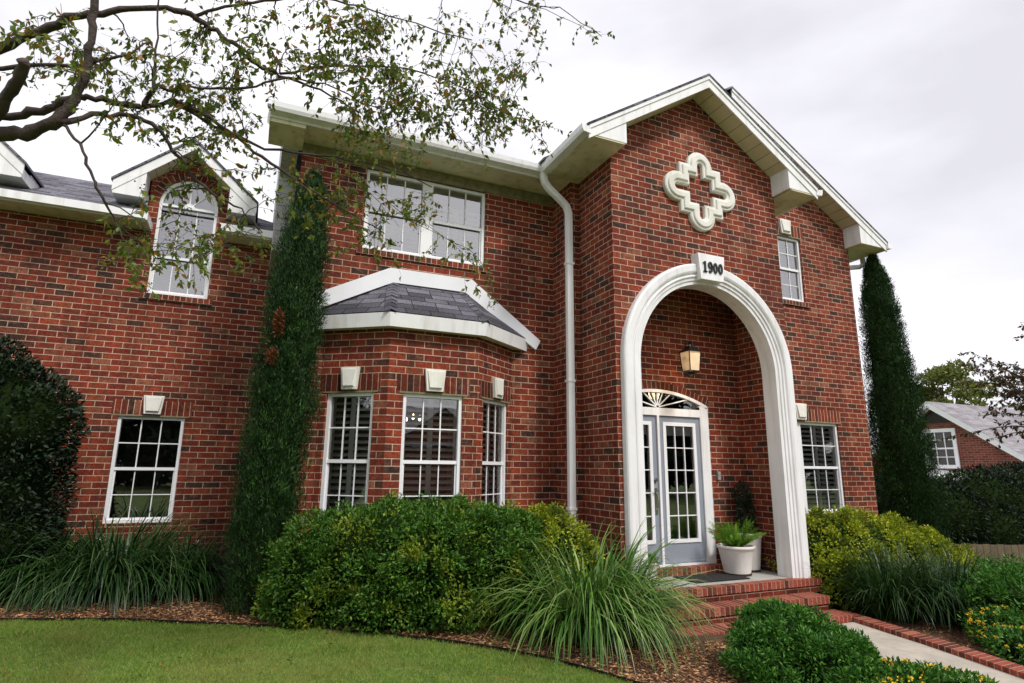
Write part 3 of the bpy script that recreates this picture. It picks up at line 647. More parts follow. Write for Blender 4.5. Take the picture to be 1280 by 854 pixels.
fl_ = [q for pp in inn for q in pp]
for t in tessellate_polygon(inn): mb.poly([(fl_[i].x, .199, fl_[i].y) for i in t], [(fl_[i].x, fl_[i].y) for i in t])
mb.build('wall', 'brick', H)
mb = MB(); ring = []
for i in range(20):
    (xa, za), (xb, zb_) = seg[i], seg[i+1]; ta = math.atan2(xa-DXC, za-cz); tb = math.atan2(xb-DXC, zb_-cz)
    oa = (xa+math.sin(ta)*.10, za+math.cos(ta)*.10); ob = (xb+math.sin(tb)*.10, zb_+math.cos(tb)*.10)
    mb.poly([(xa, dP-.006, za), (oa[0], dP-.006, oa[1]), (ob[0], dP-.006, ob[1]), (xb, dP-.006, zb_)][::-1], [(.01, ta*Rseg), (.20, ta*Rseg), (.20, tb*Rseg), (.01, tb*Rseg)][::-1])
mb.build('brick_arch', 'brick_soldier', H)
mb = MB(); mb.box(PX0, PX1, 0.0, dP, .12, fl); mb.box(PX0+.02, 2.95, -.02, .0, .1, fl-.002); mb.build('porch_floor', 'porch_concrete', H)
def steps():
    s = MB()
    def slab(x0, x1, y0, y1, z0, z1):
        # rowlock course on top of a stretcher riser
        zc = z1-.085
        s.poly([(x0, y0, z1), (x1, y0, z1), (x1, y1, z1), (x0, y1, z1)], [(0.01, x0), (0.01, x1), (.28, x1), (.28, x0)])
        s.poly([(x0, y0, zc), (x1, y0, zc), (x1, y0, z1), (x0, y0, z1)], [(.01, x0), (.01, x1), (.10, x1), (.10, x0)])
        s.poly([(x1, y0, zc), (x1, y1, zc), (x1, y1, z1), (x1, y0, z1)], [(.01, y0), (.01, y1), (.10, y1), (.10, y0)])
        s.poly([(x0, y1, zc), (x0, y0, zc), (x0, y0, z1), (x0, y1, z1)], [(.01, y1), (.01, y0), (.10, y0), (.10, y1)])
        s.poly([(x0, y0, zc), (x1, y0, zc), (x1, y0+.02, zc), (x0, y0+.02, zc)], mi=1)
        e = .015
        s.poly([(x0, y0+e, z0), (x1-e, y0+e, z0), (x1-e, y0+e, zc), (x0, y0+e, zc)], [(x0, z0), (x1, z0), (x1, zc), (x0, zc)], 1)
        s.poly([(x1-e, y0+e, z0), (x1-e, y1, z0), (x1-e, y1, zc), (x1-e, y0+e, zc)], [(y0, z0), (y1, z0), (y1, zc), (y0, zc)], 1)
    slab(.0, 2.96, -.135, .0, .10, fl); slab(-.02, 2.74, -.40, -.13, -.06, .113); slab(-.04, 2.80, -.68, -.395, -.3, -.042)
    return s.build('front_steps', ['brick_step', 'brick'], H)
steps()
mb = MB()
mb.poly([(D0-.1, dP-.17, .36), (D1+.05, dP-.17, .36), (D1+.05, dP+.03, .36), (D0-.1, dP+.03, .36)], [(.01, D0), (.01, D1), (.2, D1), (.2, D0)])
mb.poly([(D0-.1, dP-.17, fl), (D1+.05, dP-.17, fl), (D1+.05, dP-.17, .36), (D0-.1, dP-.17, .36)], [(.01, D0), (.01, D1), (.1, D1), (.1, D0)])
mb.poly([(D1+.05, dP-.17, fl), (D1+.05, dP, fl), (D1+.05, dP, .36), (D1+.05, dP-.17, .36)])
mb.build('door_step', 'brick_step', H)
# door frame and leaves
DF = MB(); y0, y1 = dP-.02, dP+.05
DF.box(D0+.002, D0+.09, y0, y1, .36, zsp-.02); DF.box(D1-.15, D1-.002, y0, y1, .36, zsp-.02); DF.box(D0+.09, D1-.15, y0, y1, 2.335, 2.44); DF.box(D0+.09, D1-.15, y0-.02, y1, .3605, .385)
DF.box(DXC-.018, DXC+.018, y0-.004, y1, .386, 2.334)
for i in range(20):
    (xa, za), (xb, zb_) = seg[i], seg[i+1]; k = (Rseg-.045)/Rseg
    q = [(xa, za-.003), (xb, zb_-.003), (DXC+(xb-DXC)*k, cz+(zb_-cz)*k), (DXC+(xa-DXC)*k, cz+(za-cz)*k)]
    DF.hexa([(x, y1, z) for x, z in q], [(x, y0, z) for x, z in q])
DFo = DF.build('door_frame', 'white_paint', H)
mu = MB(); c1 = Vector((DXC+.02, 2.45))
for ang in (14, 40, 65, 90, 115, 140, 166):
    t = math.radians(ang); dd = Vector((math.cos(t), math.sin(t)))
    # length to the segmental arch
    L = .0
    while L < .84:
        px, pz = c1.x+dd.x*L, c1.y+dd.y*L
        if (px-DXC)**2+(pz-cz)**2 > (Rseg-.05)**2 or px > D1-.155 or px < D0+.1: break
        L += .01
    s_ = Vector((-dd.y, dd.x))*.008; c2 = c1+dd*L; q = [c1-s_, c2-s_, c2+s_, c1+s_]
    mu.hexa([(v.x, dP+.012, v.y) for v in q], [(v.x, dP+.0, v.y) for v in q])
mu.build('fanlight_muntin', 'white_frame', DFo)
mb = MB(); q = [(x, z) for x, z in seg if D0+.02 < x < D1-.02]; mb.poly([(D1-.03, dP+.02, 2.44)] + [(x, dP+.02, z-.02) for x, z in q] + [(D0+.03, dP+.02, 2.44)]); mb.build('fanlight_pane', 'glass', DFo)
mb = MB(); mb.box(D1-.15, D1-.002, y0+.005, y1-.005, 2.441, zsp-.0195+.02); mb.build('fanlight_corner', 'white_paint', DFo)
def leaf(x0, x1, name, active):
    g = MB(); yd0, yd1 = dP+.005, dP+.045; z0, z1 = .392, 2.33
    sl_, sr = .085, .095; gx0, gx1, gz0, gz1 = x0+sl_, x1-sr, .66, 2.235
    g.box(x0, gx0, yd0, yd1, z0, z1); g.box(gx1, x1, yd0, yd1, z0, z1); g.box(gx0, gx1, yd0, yd1, z0, gz0); g.box(gx0, gx1, yd0, yd1, gz1, z1)
    L = g.build(name, 'door_paint', H, )
    k = MB(); w2 = .035
    k.box(gx0-w2*.4, gx0+w2, yd0-.012, yd0+.01, gz0-.014, gz1+.014); k.box(gx1-w2, gx1+w2*.4, yd0-.012, yd0+.01, gz0-.014, gz1+.014)
    k.box(gx0+w2, gx1-w2, yd0-.012, yd0+.01, gz0-.014, gz0+w2); k.box(gx0+w2, gx1-w2, yd0-.012, yd0+.01, gz1-w2, gz1+.014)
    a, b, c, d_ = gx0+w2, gx1-w2, gz0+w2, gz1-w2
    for i in (1, 2): x = a+(b-a)*i/3; k.box(x-.007, x+.007, yd0-.002, yd0+.012, c, d_)
    for i in range(1, 5): z = c+(d_-c)*i/5; k.box(a, b, yd0-.0015, yd0+.0115, z-.007, z+.007)
    k.build('muntin', 'white_frame', L)
    p = MB(); p.poly([(a-.01, yd0+.014, c-.01), (b+.01, yd0+.014, c-.01), (b+.01, yd0+.014, d_+.01), (a-.01, yd0+.014, d_+.01)]); p.build('pane', 'glass', L)
    bl = MB(); bl.box(a, b, yd0+.05, yd0+.07, d_-.13, d_); 
    for i in range(5): bl.box(a, b, yd0+.045, yd0+.05, d_-.13+.026*i, d_-.13+.026*i+.012)
    bl.build('blind', 'shutter', L)
    if active:
        h = MB(); hx = x1-.05
        h.box(hx-.022, hx+.022, yd0-.012, yd0, 1.02, 1.36); h.tube([(hx, yd0-.012, 1.08), (hx, yd0-.055, 1.10), (hx, yd0-.06, 1.2), (hx, yd0-.05, 1.29), (hx, yd0-.012, 1.31)], .010); h.box(hx-.05, hx+.012, yd0-.05, yd0-.035, 1.315, 1.33)
        h.build('handle', 'steel', L)
        h = MB(); h.tube([(hx, yd0-.025, 1.47), (hx, yd0, 1.47)], .027, 16); h.tube([(hx, yd0-.035, 1.47), (hx, yd0-.025, 1.47)], .014, 12); h.build('deadbolt', 'steel', L)
leaf(DXC-.74, DXC-.02, 'door', True); leaf(DXC+.02, DXC+.74, 'door', False)
r = room(H, D0+.02, D1-.02, dP+.06, 3.1, .3, 2.75)
mb = MB(); mb.box(2.185, 2.235, dP-.035, dP-.001, 1.47, 1.585); mb.box(2.195, 2.225, dP-.038, dP-.035, 1.53, 1.57); mb.build('doorbell', 'plastic_grey', H)
mb = MB(); mb.box(2.52, 2.59, dP-.03, dP-.001, 1.05, 1.13); mb.build('outlet_cover', 'plastic_grey', H)
# quatrefoil medallion
def quatrefoil():
    r = .128; cyz = .366; cxx = .402; st = .28
    def quarter():
        p = [(r*math.sin(t), cyz+r*math.cos(t)) for t in np.linspace(0, PI/2, 9)]
        p += [(r, st), (st, st), (st, r)]
        p += [(cxx+r*math.sin(t), r*math.cos(t)) for t in np.linspace(0, PI/2, 9)]
        return p
    q = quarter(); full = q[:-1] + [(x, -z) for x, z in q[::-1]][:-1] + [(-x, -z) for x, z in q][:-1] + [(-x, z) for x, z in q[::-1]][:-1]
    n = len(full); pr_ = [(-.082, 0), (-.082, .048), (-.070, .060), (-.046, .062), (-.040, .078), (-.030, .084), (.030, .084), (.040, .078), (.046, .062), (.072, .060), (.086, .048), (.086, 0)]
    rings = []
    for i in range(n):
        a, b, c = Vector(full[i-1]), Vector(full[i]), Vector(full[(i+1) % n]); t1 = (b-a).normalized(); t2 = (c-b).normalized()
        n1 = Vector((-t1.y, t1.x)); n2 = Vector((-t2.y, t2.x)); mm = (n1+n2).normalized(); k = 1/max(.5, mm.dot(n1))
        rings.append([(1.437+b.x+mm.x*k*dd, -h, 5.356+b.y+mm.y*k*dd) for dd, h in pr_])
    s = MB()
    for i in range(n):
        A, B = rings[i], rings[(i+1) % n]
        for j in range(len(pr_)-1): s.poly([A[j], B[j], B[j+1], A[j+1]])
    return s.build('quatrefoil_medallion', 'cast_stone', H)
quatrefoil()

# ---- roofs
ROOFX0, ROOFX1 = -.52, 3.39
def slope(mb, x0, z0, x1, z1, y0, y1, th, mi=0, uvo=0):
    L = math.hypot(x1-x0, z1-z0)
    mb.poly([(x0, y0, z0), (x1, y0, z1), (x1, y1, z1), (x0, y1, z0)], [(y0, 0), (y0, L), (y1, L), (y1, 0)], mi)
    mb.poly([(x0, y0, z0-th), (x1, y0, z1-th), (x1, y1, z1-th), (x0, y1, z0-th)][::-1], [(y0, 0), (y0, L), (y1, L), (y1, 0)][::-1], mi)
    mb.poly([(x0, y0, z0-th), (x1, y0, z1-th), (x1, y0, z1), (x0, y0, z0)], None, mi); mb.poly([(x0, y1, z0), (x1, y1, z1), (x1, y1, z1-th), (x0, y1, z0-th)], None, mi)
    mb.poly([(x0, y0, z0), (x0, y1, z0), (x0, y1, z0-th), (x0, y0, z0-th)], None, mi); mb.poly([(x1, y0, z1), (x1, y1, z1), (x1, y1, z1-th), (x1, y0, z1-th)], None, mi)
def gable(xl, xr, xc, ze, zr, yf, yb, boxw, wallx0, wallx1, zs, left=True, right=True, fh=.17, wally=0):
    rf = MB(); e = .03
    slope(rf, xl-e, ze-e*(zr-ze)/(xc-xl)+.03, xc, zr+.03, yf-.02, yb, .035); slope(rf, xr+e, ze-e*(zr-ze)/(xr-xc)+.03, xc, zr+.03, yf-.02, yb, .035)
    ro = rf.build('roof', 'shingle', H)
    fa = MB()
    for xe, on in ((xl, left), (xr, right)):
        if on:
            slope(fa, xe, ze-.008, xc, zr-.008, yf, yf+.022, fh); slope(fa, xe, ze-.006, xc, zr-.006, yf-.014, yf, .05)
    fa.build('rake_board', 'white_paint', ro)
    so_ = MB()
    for xe, on in ((xl, left), (xr, right)):
        if on:
            t = math.hypot(1, (zr-ze)/(xc-xe)); L = math.hypot(xc-xe, zr-ze)
            so_.poly([(xe, yf+.02, ze-fh+.02), (xc, yf+.02, zr-fh+.02), (xc, wally+.02, zr-fh+.02), (xe, wally+.02, ze-fh+.02)], [(0, 0), (0, L), (.35, L), (.35, 0)])
    so_.build('rake_soffit', 'soffit_panel', ro)
    return ro
zeA, zrA = 5.69, 6.965
ra = gable(ROOFX0, ROOFX1, 1.435, zeA, zrA, -.33, 4.0, .55, 0, 2.87, 5.56)
def ret_box(x_out, x_in, yf, yb, zbot, ze, zr, xc, parent):
    k = (zr-ze)/abs(xc-x_out); zi = ze+abs(x_in-x_out)*k-.03
    s = MB(); a = [(x_out, yf+.012, zbot), (x_in, yf+.012, zbot), (x_in, yf+.012, zi-.02), (x_out, yf+.012, ze-.03)]
    s.hexa(a, [(x, yb, z) for x, y, z in a]); s.build('eave_return', 'white_paint', parent)
    s = MB(); s.box(min(x_out, x_in)+.004, max(x_out, x_in)-.004, yf+.016, yb, zbot-.006, zbot-.001); s.build('return_soffit', 'bounce_cream', parent)
ret_box(ROOFX0, .035, -.33, -.002, 5.585, zeA, zrA, 1.435, ra); ret_box(ROOFX1, 2.835, -.33, -.002, 5.585, zeA, zrA, 1.435, ra)
# rear gable (over the right wing)
rr = gable(-.62, 6.37, 2.87, 5.70, 7.83, .64, 9, .6, 2.87, 5.78, 5.56, left=False, wally=dS)
ret_box(6.37, 5.70, .64, dS-.002, 5.585, 5.70, 7.83, 2.87, rr)
# main roof B
mb = MB(); L = math.hypot(4.3, 2.5)
mb.poly([(-4.10, .86, 5.69), (.5, .86, 5.69), (.5, 5.2, 8.10), (-4.10, 5.2, 8.10)], [(-4.1, 0), (.5, 0), (.5, L), (-4.1, L)])
mb.poly([(-4.10, .86, 5.65), (-4.1, 5.2, 8.06), (.5, 5.2, 8.06), (.5, .86, 5.65)]); mb.poly([(-4.1, .86, 5.65), (-4.1, .86, 5.69), (-4.1, 5.2, 8.10), (-4.1, 5.2, 8.06)])
mb.poly([(-4.1, .86, 5.65), (.5, .86, 5.65), (.5, .86, 5.69), (-4.1, .86, 5.69)])
mb.poly([(-3.88, 5.2, 8.10), (.5, 5.2, 8.10), (.5, 9.5, 5.69), (-3.88, 9.5, 5.69)])
rb = mb.build('roof', 'shingle', H)
mb = MB()
mb.hexa([(-4.085, .88, 5.64), (-4.085, 5.2, 8.04), (-4.085, 5.2, 7.86), (-4.085, .88, 5.46)], [(-4.06, .88, 5.64), (-4.06, 5.2, 8.04), (-4.06, 5.2, 7.86), (-4.06, .88, 5.46)])
mb.box(-4.06, -.5, .88, .90, 5.545, 5.66); mb.build('fascia', 'white_paint', rb)
mb = MB(); mb.hexa([(-4.058, .93, 5.56), (-3.892, .93, 5.56), (-3.892, 5.18, 7.92), (-4.058, 5.18, 7.92)], [(-4.058, .93, 5.58), (-3.892, .93, 5.58), (-3.892, 5.18, 7.94), (-4.058, 5.18, 7.94)]); mb.build('rake_soffit', 'bounce_cream', rb)
mb = MB(); mb.box(-4.06, -3.66, .90, 1.45, 5.50, 5.55); mb.build('eave_return', 'bounce_cream', rb)
for x0, x1, y0, y1, z in ((-3.66, -.13, .90, dB+.02, 5.556), (-.5, 0, -.32, .898, 5.558), (2.87, 3.37, -.32, dS, 5.558), (5.78, 6.35, dS-.01, 9, 5.57)):
    MB().box(x0, x1, y0, y1, z, z+.01).build('eave_soffit', 'bounce_cream', rb)
# gutters
def gutter(pts, parent):
    prof_ = [(0, 0), (.10, .012), (.118, .05), (.125, .11), (.112, .112), (.112, .10), (0, .10)]
    s = MB(); P_ = [Vector(p) for p in pts]; rg = []
    for i, p in enumerate(P_):
        t1 = (P_[i]-P_[i-1]).normalized() if i else None; t2 = (P_[i+1]-P_[i]).normalized() if i < len(P_)-1 else None
        t1 = t1 or t2; t2 = t2 or t1; n1 = Vector((t1.y, -t1.x, 0)); n2 = Vector((t2.y, -t2.x, 0)); m_ = (n1+n2).normalized(); k = 1/max(.4, m_.dot(n1))
        rg.append([p+m_*k*o_+Vector((0, 0, z)) for o_, z in prof_])
    for A, B in zip(rg, rg[1:]):
        for j in range(len(prof_)): j2 = (j+1) % len(prof_); s.poly([A[j], B[j], B[j2], A[j2]])
    s.poly(rg[0]); s.poly(rg[-1][::-1]); return s.build('gutter', 'white_paint', parent)
g1 = gutter([(-4.06, .88, 5.572), (-.50, .88, 5.572), (-.50, -.34, 5.572)], H)
gutter([(3.37, -.34, 5.572), (3.37, .62, 5.572)], H)
g2 = gutter([(6.36, .60, 5.57), (6.36, 9, 5.57)], H)
def rtube(pts, w_, d_, name, parent):
    s = MB(); P_ = [Vector(p) for p in pts]; rg = []
    for i, p in enumerate(P_):
        a = P_[max(0, i-1)]; b = P_[min(len(P_)-1, i+1)]; t = (b-a).normalized(); x = Vector((1, 0, 0)); x = (x-t*x.dot(t)).normalized(); y = t.cross(x)
        rg.append([p+x*sx*w_/2+y*sy*d_/2 for sx, sy in ((-1, -1), (-.0, -1.12), (1, -1), (1.08, 0), (1, 1), (0, 1.12), (-1, 1), (-1.08, 0))])
    for A, B in zip(rg, rg[1:]):
        for j in range(8): s.poly([A[j], B[j], B[(j+1) % 8], A[(j+1) % 8]])
    s.poly(rg[0]); s.poly(rg[-1]); return s.build(name, 'white_paint', parent, bevel=0)
rtube([(-.565, .80, 5.60), (-.56, .80, 5.50), (-.54, .80, 5.44), (-.48, .80, 5.37), (-.30, .78, 5.22), (-.225, .77, 5.14), (-.195, .765, 5.05), (-.19, .765, 3), (-.19, .765, .05)], .088, .066, 'downspout', g1)
for z in (4.3, 2.7, 1.1): MB().box(-.245, -.135, .722, .82, z, z+.03).build('strap', 'white_paint', g1)
s = MB(); s.tube([(6.42, 1.15, 5.58), (6.42, 1.15, 5.44), (6.30, 1.15, 5.38), (5.90, 1.15, 5.30), (5.84, 1.15, 5.22), (5.84, 1.15, 0)], .045, 8); s.build('downspout', 'white_paint', g2)
# wing roof, eave and dormer roofs
mb = MB(); L = math.hypot(2.9, 1.51)
cuts = [-13, DC[1]-.515, DC[1]+.515, DC[0]-.515, DC[0]+.515, -3.66]
for i in range(5):
    a, b = cuts[i], cuts[i+1]; ys = 3.08 if i % 2 == 0 else dC+.03; zs = 4.985+(ys-3.08)*1.515/2.92; l0 = (ys-3.08)*1.13
    if i < 4: mb.poly([(a, ys, zs), (b, ys, zs), (b, 6, 6.50), (a, 6, 6.50)], [(a, l0), (b, l0), (b, L), (a, L)])
    else: mb.poly([(a, ys, zs), (b, ys, zs), (b, 3.85, 5.385), (a, 5.2, 6.085)], [(a, l0), (b, l0), (b, l0+.8), (a, l0+2.3)])
    if i % 2 == 0: mb.poly([(a, ys, zs), (a, ys, zs-.035), (b, ys, zs-.035), (b, ys, zs)])
mb.poly([(-13, 6, 6.5), (-4.55, 6, 6.5), (-4.55, 9.5, 4.7), (-13, 9.5, 4.7)]); mb.poly([(-4.54, 5.2, 6.085), (-3.7, 3.85, 5.385), (-3.7, 9.5, 4.7), (-4.54, 9.5, 4.7)]); mb.poly([(-4.54, 5.2, 6.085), (-4.54, 6, 6.5), (-4.54, 9.5, 4.7)])
rc = mb.build('roof', 'shingle', H)
mb = MB()
segs = [(-13, DC[1]-.52), (DC[1]+.52, DC[0]-.44), (DC[0]+.46, -3.66)]
for a, b in segs: mb.box(a, b, 3.095, 3.12, 4.855, 4.96); mb.box(a, b, 3.03, 3.094, 4.87, 4.975)
for x in (DC[0]-.44, DC[0]+.46): mb.box(min(x, x), x+.02, 3.03, dC, 4.855, 4.96)
mb.build('fascia', 'white_paint', rc)
for a, b in segs: MB().box(a, b, 3.122, dC, 4.862, 4.872).build('eave_soffit', 'bounce_cream', rc)
for c in DC:
    s = MB(); slope(s, c-.93, 5.44, c, 6.27, 3.16, 5.9, .035); slope(s, c+.93, 5.44, c, 6.27, 3.16, 5.9, .035); dr = s.build('roof', 'shingle', H)
    s = MB()
    for sx in (-1, 1):
        slope(s, c+sx*.91, 5.415, c, 6.23, 3.18, 3.2, .15)
        a = [(c+sx*.90, 3.19, 5.23), (c+sx*.53, 3.19, 5.23), (c+sx*.53, 3.19, 5.68), (c+sx*.90, 3.19, 5.36)]
        s.hexa(a, [(x, dC, z) for x, y, z in a]); s.box(min(c+sx*.90, c+sx*.52), max(c+sx*.90, c+sx*.52), dC, 4.6, 5.23, 5.40)
    s.build('rake_board', 'white_paint', dr)
    s = MB()
    for sx in (-1, 1): s.poly([(c+sx*.9, 3.2, 5.30), (c, 3.2, 6.10), (c, dC+.02, 6.10), (c+sx*.9, dC+.02, 5.30)], [(0, 0), (0, 1.2), (.3, 1.2), (.3, 0)])
    s.build('rake_soffit', 'soffit_panel', dr)
# bay roof
def offs(Ps, dd):
    pl_ = [Pl(a, b) for a, b in zip(Ps, Ps[1:])]; out_ = []
    def isect(p1, t1, p2, t2):
        dt = t1.x*t2.y-t1.y*t2.x; u = ((p2.x-p1.x)*t2.y-(p2.y-p1.y)*t2.x)/dt; return p1+t1*u
    L_ = [(q.O+q.N*dd, q.T) for q in pl_]
    yl = dB
    def at_y(p, t): return p+t*((yl-p.y)/t.y)
    out_.append(at_y(*L_[0])); out_.append(isect(L_[0][0], L_[0][1], L_[1][0], L_[1][1])); out_.append(isect(L_[1][0], L_[1][1], L_[2][0], L_[2][1])); out_.append(at_y(*L_[2]))
    return out_
E1 = offs([B0, B1, B2, B3], .145); E0 = offs([B0, B1, B2, B3], 0.0); EF = offs([B0, B1, B2, B3], .125)
T1, T2 = Vector((-2.44, dB, 3.90)), Vector((-1.50, dB, 3.90)); TL, TR = Vector((E1[0].x, dB, 3.345)), Vector((E1[3].x, dB, 3.345))
E = [v+Vector((0, 0, 3.345)) for v in E1]
mb = MB()
def rface(pts, a, b):
    ax = (b-a).normalized(); nrm = (pts[1]-pts[0]).cross(pts[2]-pts[0]).normalized(); ay = nrm.cross(ax); ay = ay if ay.z > 0 else -ay
    mb.poly(pts, [((p-a).dot(ax), (p-a).dot(ay)) for p in pts])
rface([E[0], E[1], T1], E[0], E[1]); rface([E[1], E[2], T2, T1], E[1], E[2]); rface([E[2], E[3], T2], E[2], E[3])
br = mb.build('bay_roof', 'shingle', H)
for a, b in ((E[1], T1), (E[2], T2)):
    hc = MB(); nseg = 9; sd = (b-a).normalized().cross(Vector((0, 0, 1))).normalized()*.07
    for i in range(nseg):
        p, q = a.lerp(b, i/nseg), a.lerp(b, (i+1.15)/nseg if i < nseg-1 else 1); up = Vector((0, -.006, .020)); u2 = Vector((0, -.004, .010)); dn = Vector((0, 0, -.022))
        hc.poly([p-sd+dn+up, p+up*1.3, q+u2*1.3, q-sd+dn+u2], [(.02+i*.4, .01), (.02+i*.4, .11), (.2+i*.4, .11), (.2+i*.4, .01)]); hc.poly([p+up*1.3, p+sd+dn+up, q+sd+dn+u2, q+u2*1.3], [(.02+i*.4, .11), (.02+i*.4, .01), (.2+i*.4, .01), (.2+i*.4, .11)])
        hc.poly([p-sd+dn, p+up*1.3-up, p+up*1.3, p-sd+dn+up])
    hc.build('hip_cap', 'shingle', br)

mb = MB()
for i in range(3):
    a, b = EF[i], EF[i+1]; a2, b2 = E1[i], E1[i+1]; z0, z1 = 3.175, 3.335
    mb.poly([(a.x, a.y, z0), (b.x, b.y, z0), (b2.x, b2.y, z1), (a2.x, a2.y, z1)]); mb.poly([(a.x, a.y, z0), (b.x, b.y, z0), (E0[i+1].x, E0[i+1].y, z0+.004), (E0[i].x, E0[i].y, z0+.004)][::-1], mi=1)
    mb.poly([(a2.x, a2.y, z1), (b2.x, b2.y, z1), (E0[i+1].x, E0[i+1].y, z1), (E0[i].x, E0[i].y, z1)])
mb.build('fascia', ['white_paint', 'bounce_cream'], br)
mb = MB()                                     # white flashing boards on the wall above the bay roof
lo = [(E1[0].x-.06, 3.33), (-2.45, 3.885), (-1.49, 3.885), (E1[3].x+.09, 3.20)]; up_ = [(E1[0].x-.06, 3.54), (-2.49, 4.075), (-1.39, 4.075), (E1[3].x+.16, 3.33)]
for i in range(3):
    q = [lo[i], lo[i+1], up_[i+1], up_[i]]; mb.hexa([(x, dB+.01, z) for x, z in q], [(x, dB-.05, z) for x, z in q])
mb.build('flashing_board', 'flashing', br)

# ------------------------------------------------------------------ lantern
Ln = empty('porch_lantern', (1.50, .42, 2.78), 'lit black iron lantern with amber glass hanging inside the entry arch', 'lantern')
s = MB()
def ring_(z, a): return [(-a, -a, z), (a, -a, z), (a, a, z), (-a, a, z)]
s.hexa(ring_(.09, .075), ring_(.105, .105)); s.hexa(ring_(.40, .125), ring_(.415, .125))
s.hexa(ring_(.415, .125), ring_(.47, .055)); s.hexa(ring_(.47, .055), ring_(.485, .055)); s.tube([(0, 0, .48), (0, 0, .53)], [.03, .012]); s.tube([(0, 0, .53), (0, 0, .56), (0, 0, .58)], [.012, .03, .01])
s.tube([(0, 0, .09), (0, 0, .05), (0, 0, .02), (0, 0, -.01)], [.06, .045, .02, .004])
for sx in (-1, 1):
    for sy in (-1, 1): s.tube([(sx*.092, sy*.092, .10), (sx*.112, sy*.112, .41)], .008, 6)
    s.tube([(sx*.03, 0, .49), (sx*.09, 0, .50), (sx*.10, 0, .54), (sx*.06, 0, .545)], .006, 6); s.tube([(0, sx*.03, .49), (0, sx*.09, .50), (0, sx*.10, .54), (0, sx*.06, .545)], .006, 6)
for sx, sy in ((1, 0), (-1, 0), (0, 1), (0, -1)):
    s.tube([(sx*.09, sy*.09, .095), (sx*.11, sy*.11, .07), (sx*.06, sy*.06, .045)], .006, 6)
Ln.scale = (.88, .88, .88); Ln.location.z += .05; s.build('lantern_frame', 'dark_iron', Ln)
s = MB(); s.hexa([(-.085, -.085, .107), (.085, -.085, .107), (.085, .085, .107), (-.085, .085, .107)], [(-.107, -.107, .40), (.107, -.107, .40), (.107, .107, .40), (-.107, .107, .40)]); s.build('lantern_glass', 'lamp_glass', Ln)
s = MB(); s.tube([(0, 0, .58), (0, 0, 1.55)], .003, 5); s.tube([(0, 0, 1.54), (0, 0, 1.57)], .05, 12); s.build('chain', 'dark_iron', Ln)
pl_ = bpy.data.lights.new('lantern_light', 'POINT'); pl_.energy = 2.5; pl_.color = (1, .66, .35); pl_.shadow_soft_size = .1
po = bpy.data.objects.new('lantern_light', pl_); COL.objects.link(po); po.location = (1.50, .42, 2.70)
# chandelier inside the bay
Ch = empty('chandelier', (-2.05, 1.95, 2.15), 'small lit chandelier seen through the middle bay window', 'chandelier')
s = MB(); s.tube([(0, 0, .9), (0, 0, 0)], .008); s.lathe([(.0, -.06), (.03, -.03), (.02, .02), (.0, .05)], 10)
for k in range(5):
    a = 2*PI*k/5; s.tube([(0, 0, 0), (.1*math.cos(a), .1*math.sin(a), -.05), (.2*math.cos(a), .2*math.sin(a), 0), (.2*math.cos(a), .2*math.sin(a), .05)], .006)
s.build('chandelier_arms', 'steel', Ch)
for k in range(5):
    a = 2*PI*k/5; s = MB(); s.lathe([(0, 0), (.018, .02), (.016, .05), (0, .085)], 8, (.2*math.cos(a), .2*math.sin(a), .055)); s.build('bulb', 'bulb', Ch, smooth=True)

# ------------------------------------------------------------------ porch pots and mat
tag(MB().box(1.15, 2.0, .12, .56, fl+.001, fl+.014).build('doormat', 'mat'), 'black doormat on the porch floor in front of the door', 'doormat')
def pot(name, loc, rt, rb_, h, label, cat='planter'):
    e = empty(name, loc, label, cat); s = MB()
    s.lathe([(0, .012), (rb_, .012), (rb_*1.02, .03), (rt*.95, h*.86), (rt*.97, h*.88), (rt*1.03, h*.90), (rt*1.04, h*.98), (rt*1.0, h), (rt*.9, h*.985), (rt*.88, h*.9), (0, h*.9)], 40); s.build('pot', 'pot_white', e, smooth=True)
    s = MB(); s.lathe([(0, 0), (rb_*1.06, 0), (rb_*1.10, .028), (rb_, .03), (0, .03)], 32); s.build('saucer', 'pot_base', e)
    s = MB(); s.lathe([(rt*.87, h*.91), (0, h*.93)], 20); s.build('soil', 'soil', e)
    return e
def blades(n, L, r0, w_, droop, spread=1.0, up=1.0, segs=5, seed=0, lean=None):
    g = np.random.default_rng(seed); a = g.uniform(0, 2*PI, n); rr_ = r0*np.sqrt(g.random(n)); P = np.stack([rr_*np.cos(a), rr_*np.sin(a), np.zeros(n)], 1)
    a2 = a + g.normal(0, .5, n); el = g.uniform(.1, 1, n)**.8*spread
    D = np.stack([np.cos(a2)*el, np.sin(a2)*el, np.full(n, up)], 1); D = unit(D)
    Ls = g.uniform(.55, 1, n)*L; W = g.uniform(.7, 1.2, n)*w_; dr = g.uniform(.4, 1.3, n)*droop
    S = unit(np.cross(D, np.stack([-np.sin(a2+g.normal(0, .6, n)), np.cos(a2), np.zeros(n)], 1))); S = unit(np.cross(D, S))
    rows_ = []; p = P.copy(); d = D.copy()
    for k in range(segs+1):
        wk = W*(1-(k/segs)**1.6)*(.6+.4*min(1, k)); wk = np.maximum(wk, .0005)
        rows_.append(p - S*wk[:, None]/2); rows_.append(p + S*wk[:, None]/2)
        p = p + d*(Ls/segs)[:, None]; d = d.copy(); d[:, 2] -= dr/segs*(1+k*.6); d = unit(d)
    V = np.stack(rows_, 1); m_ = V.shape[1]; V = V.reshape(-1, 3); b = (np.arange(n)*m_)[:, None]
    Fc = np.concatenate([b+np.array([[2*k, 2*k+1, 2*k+3, 2*k+2]]) for k in range(segs)], 0)
    return V, Fc
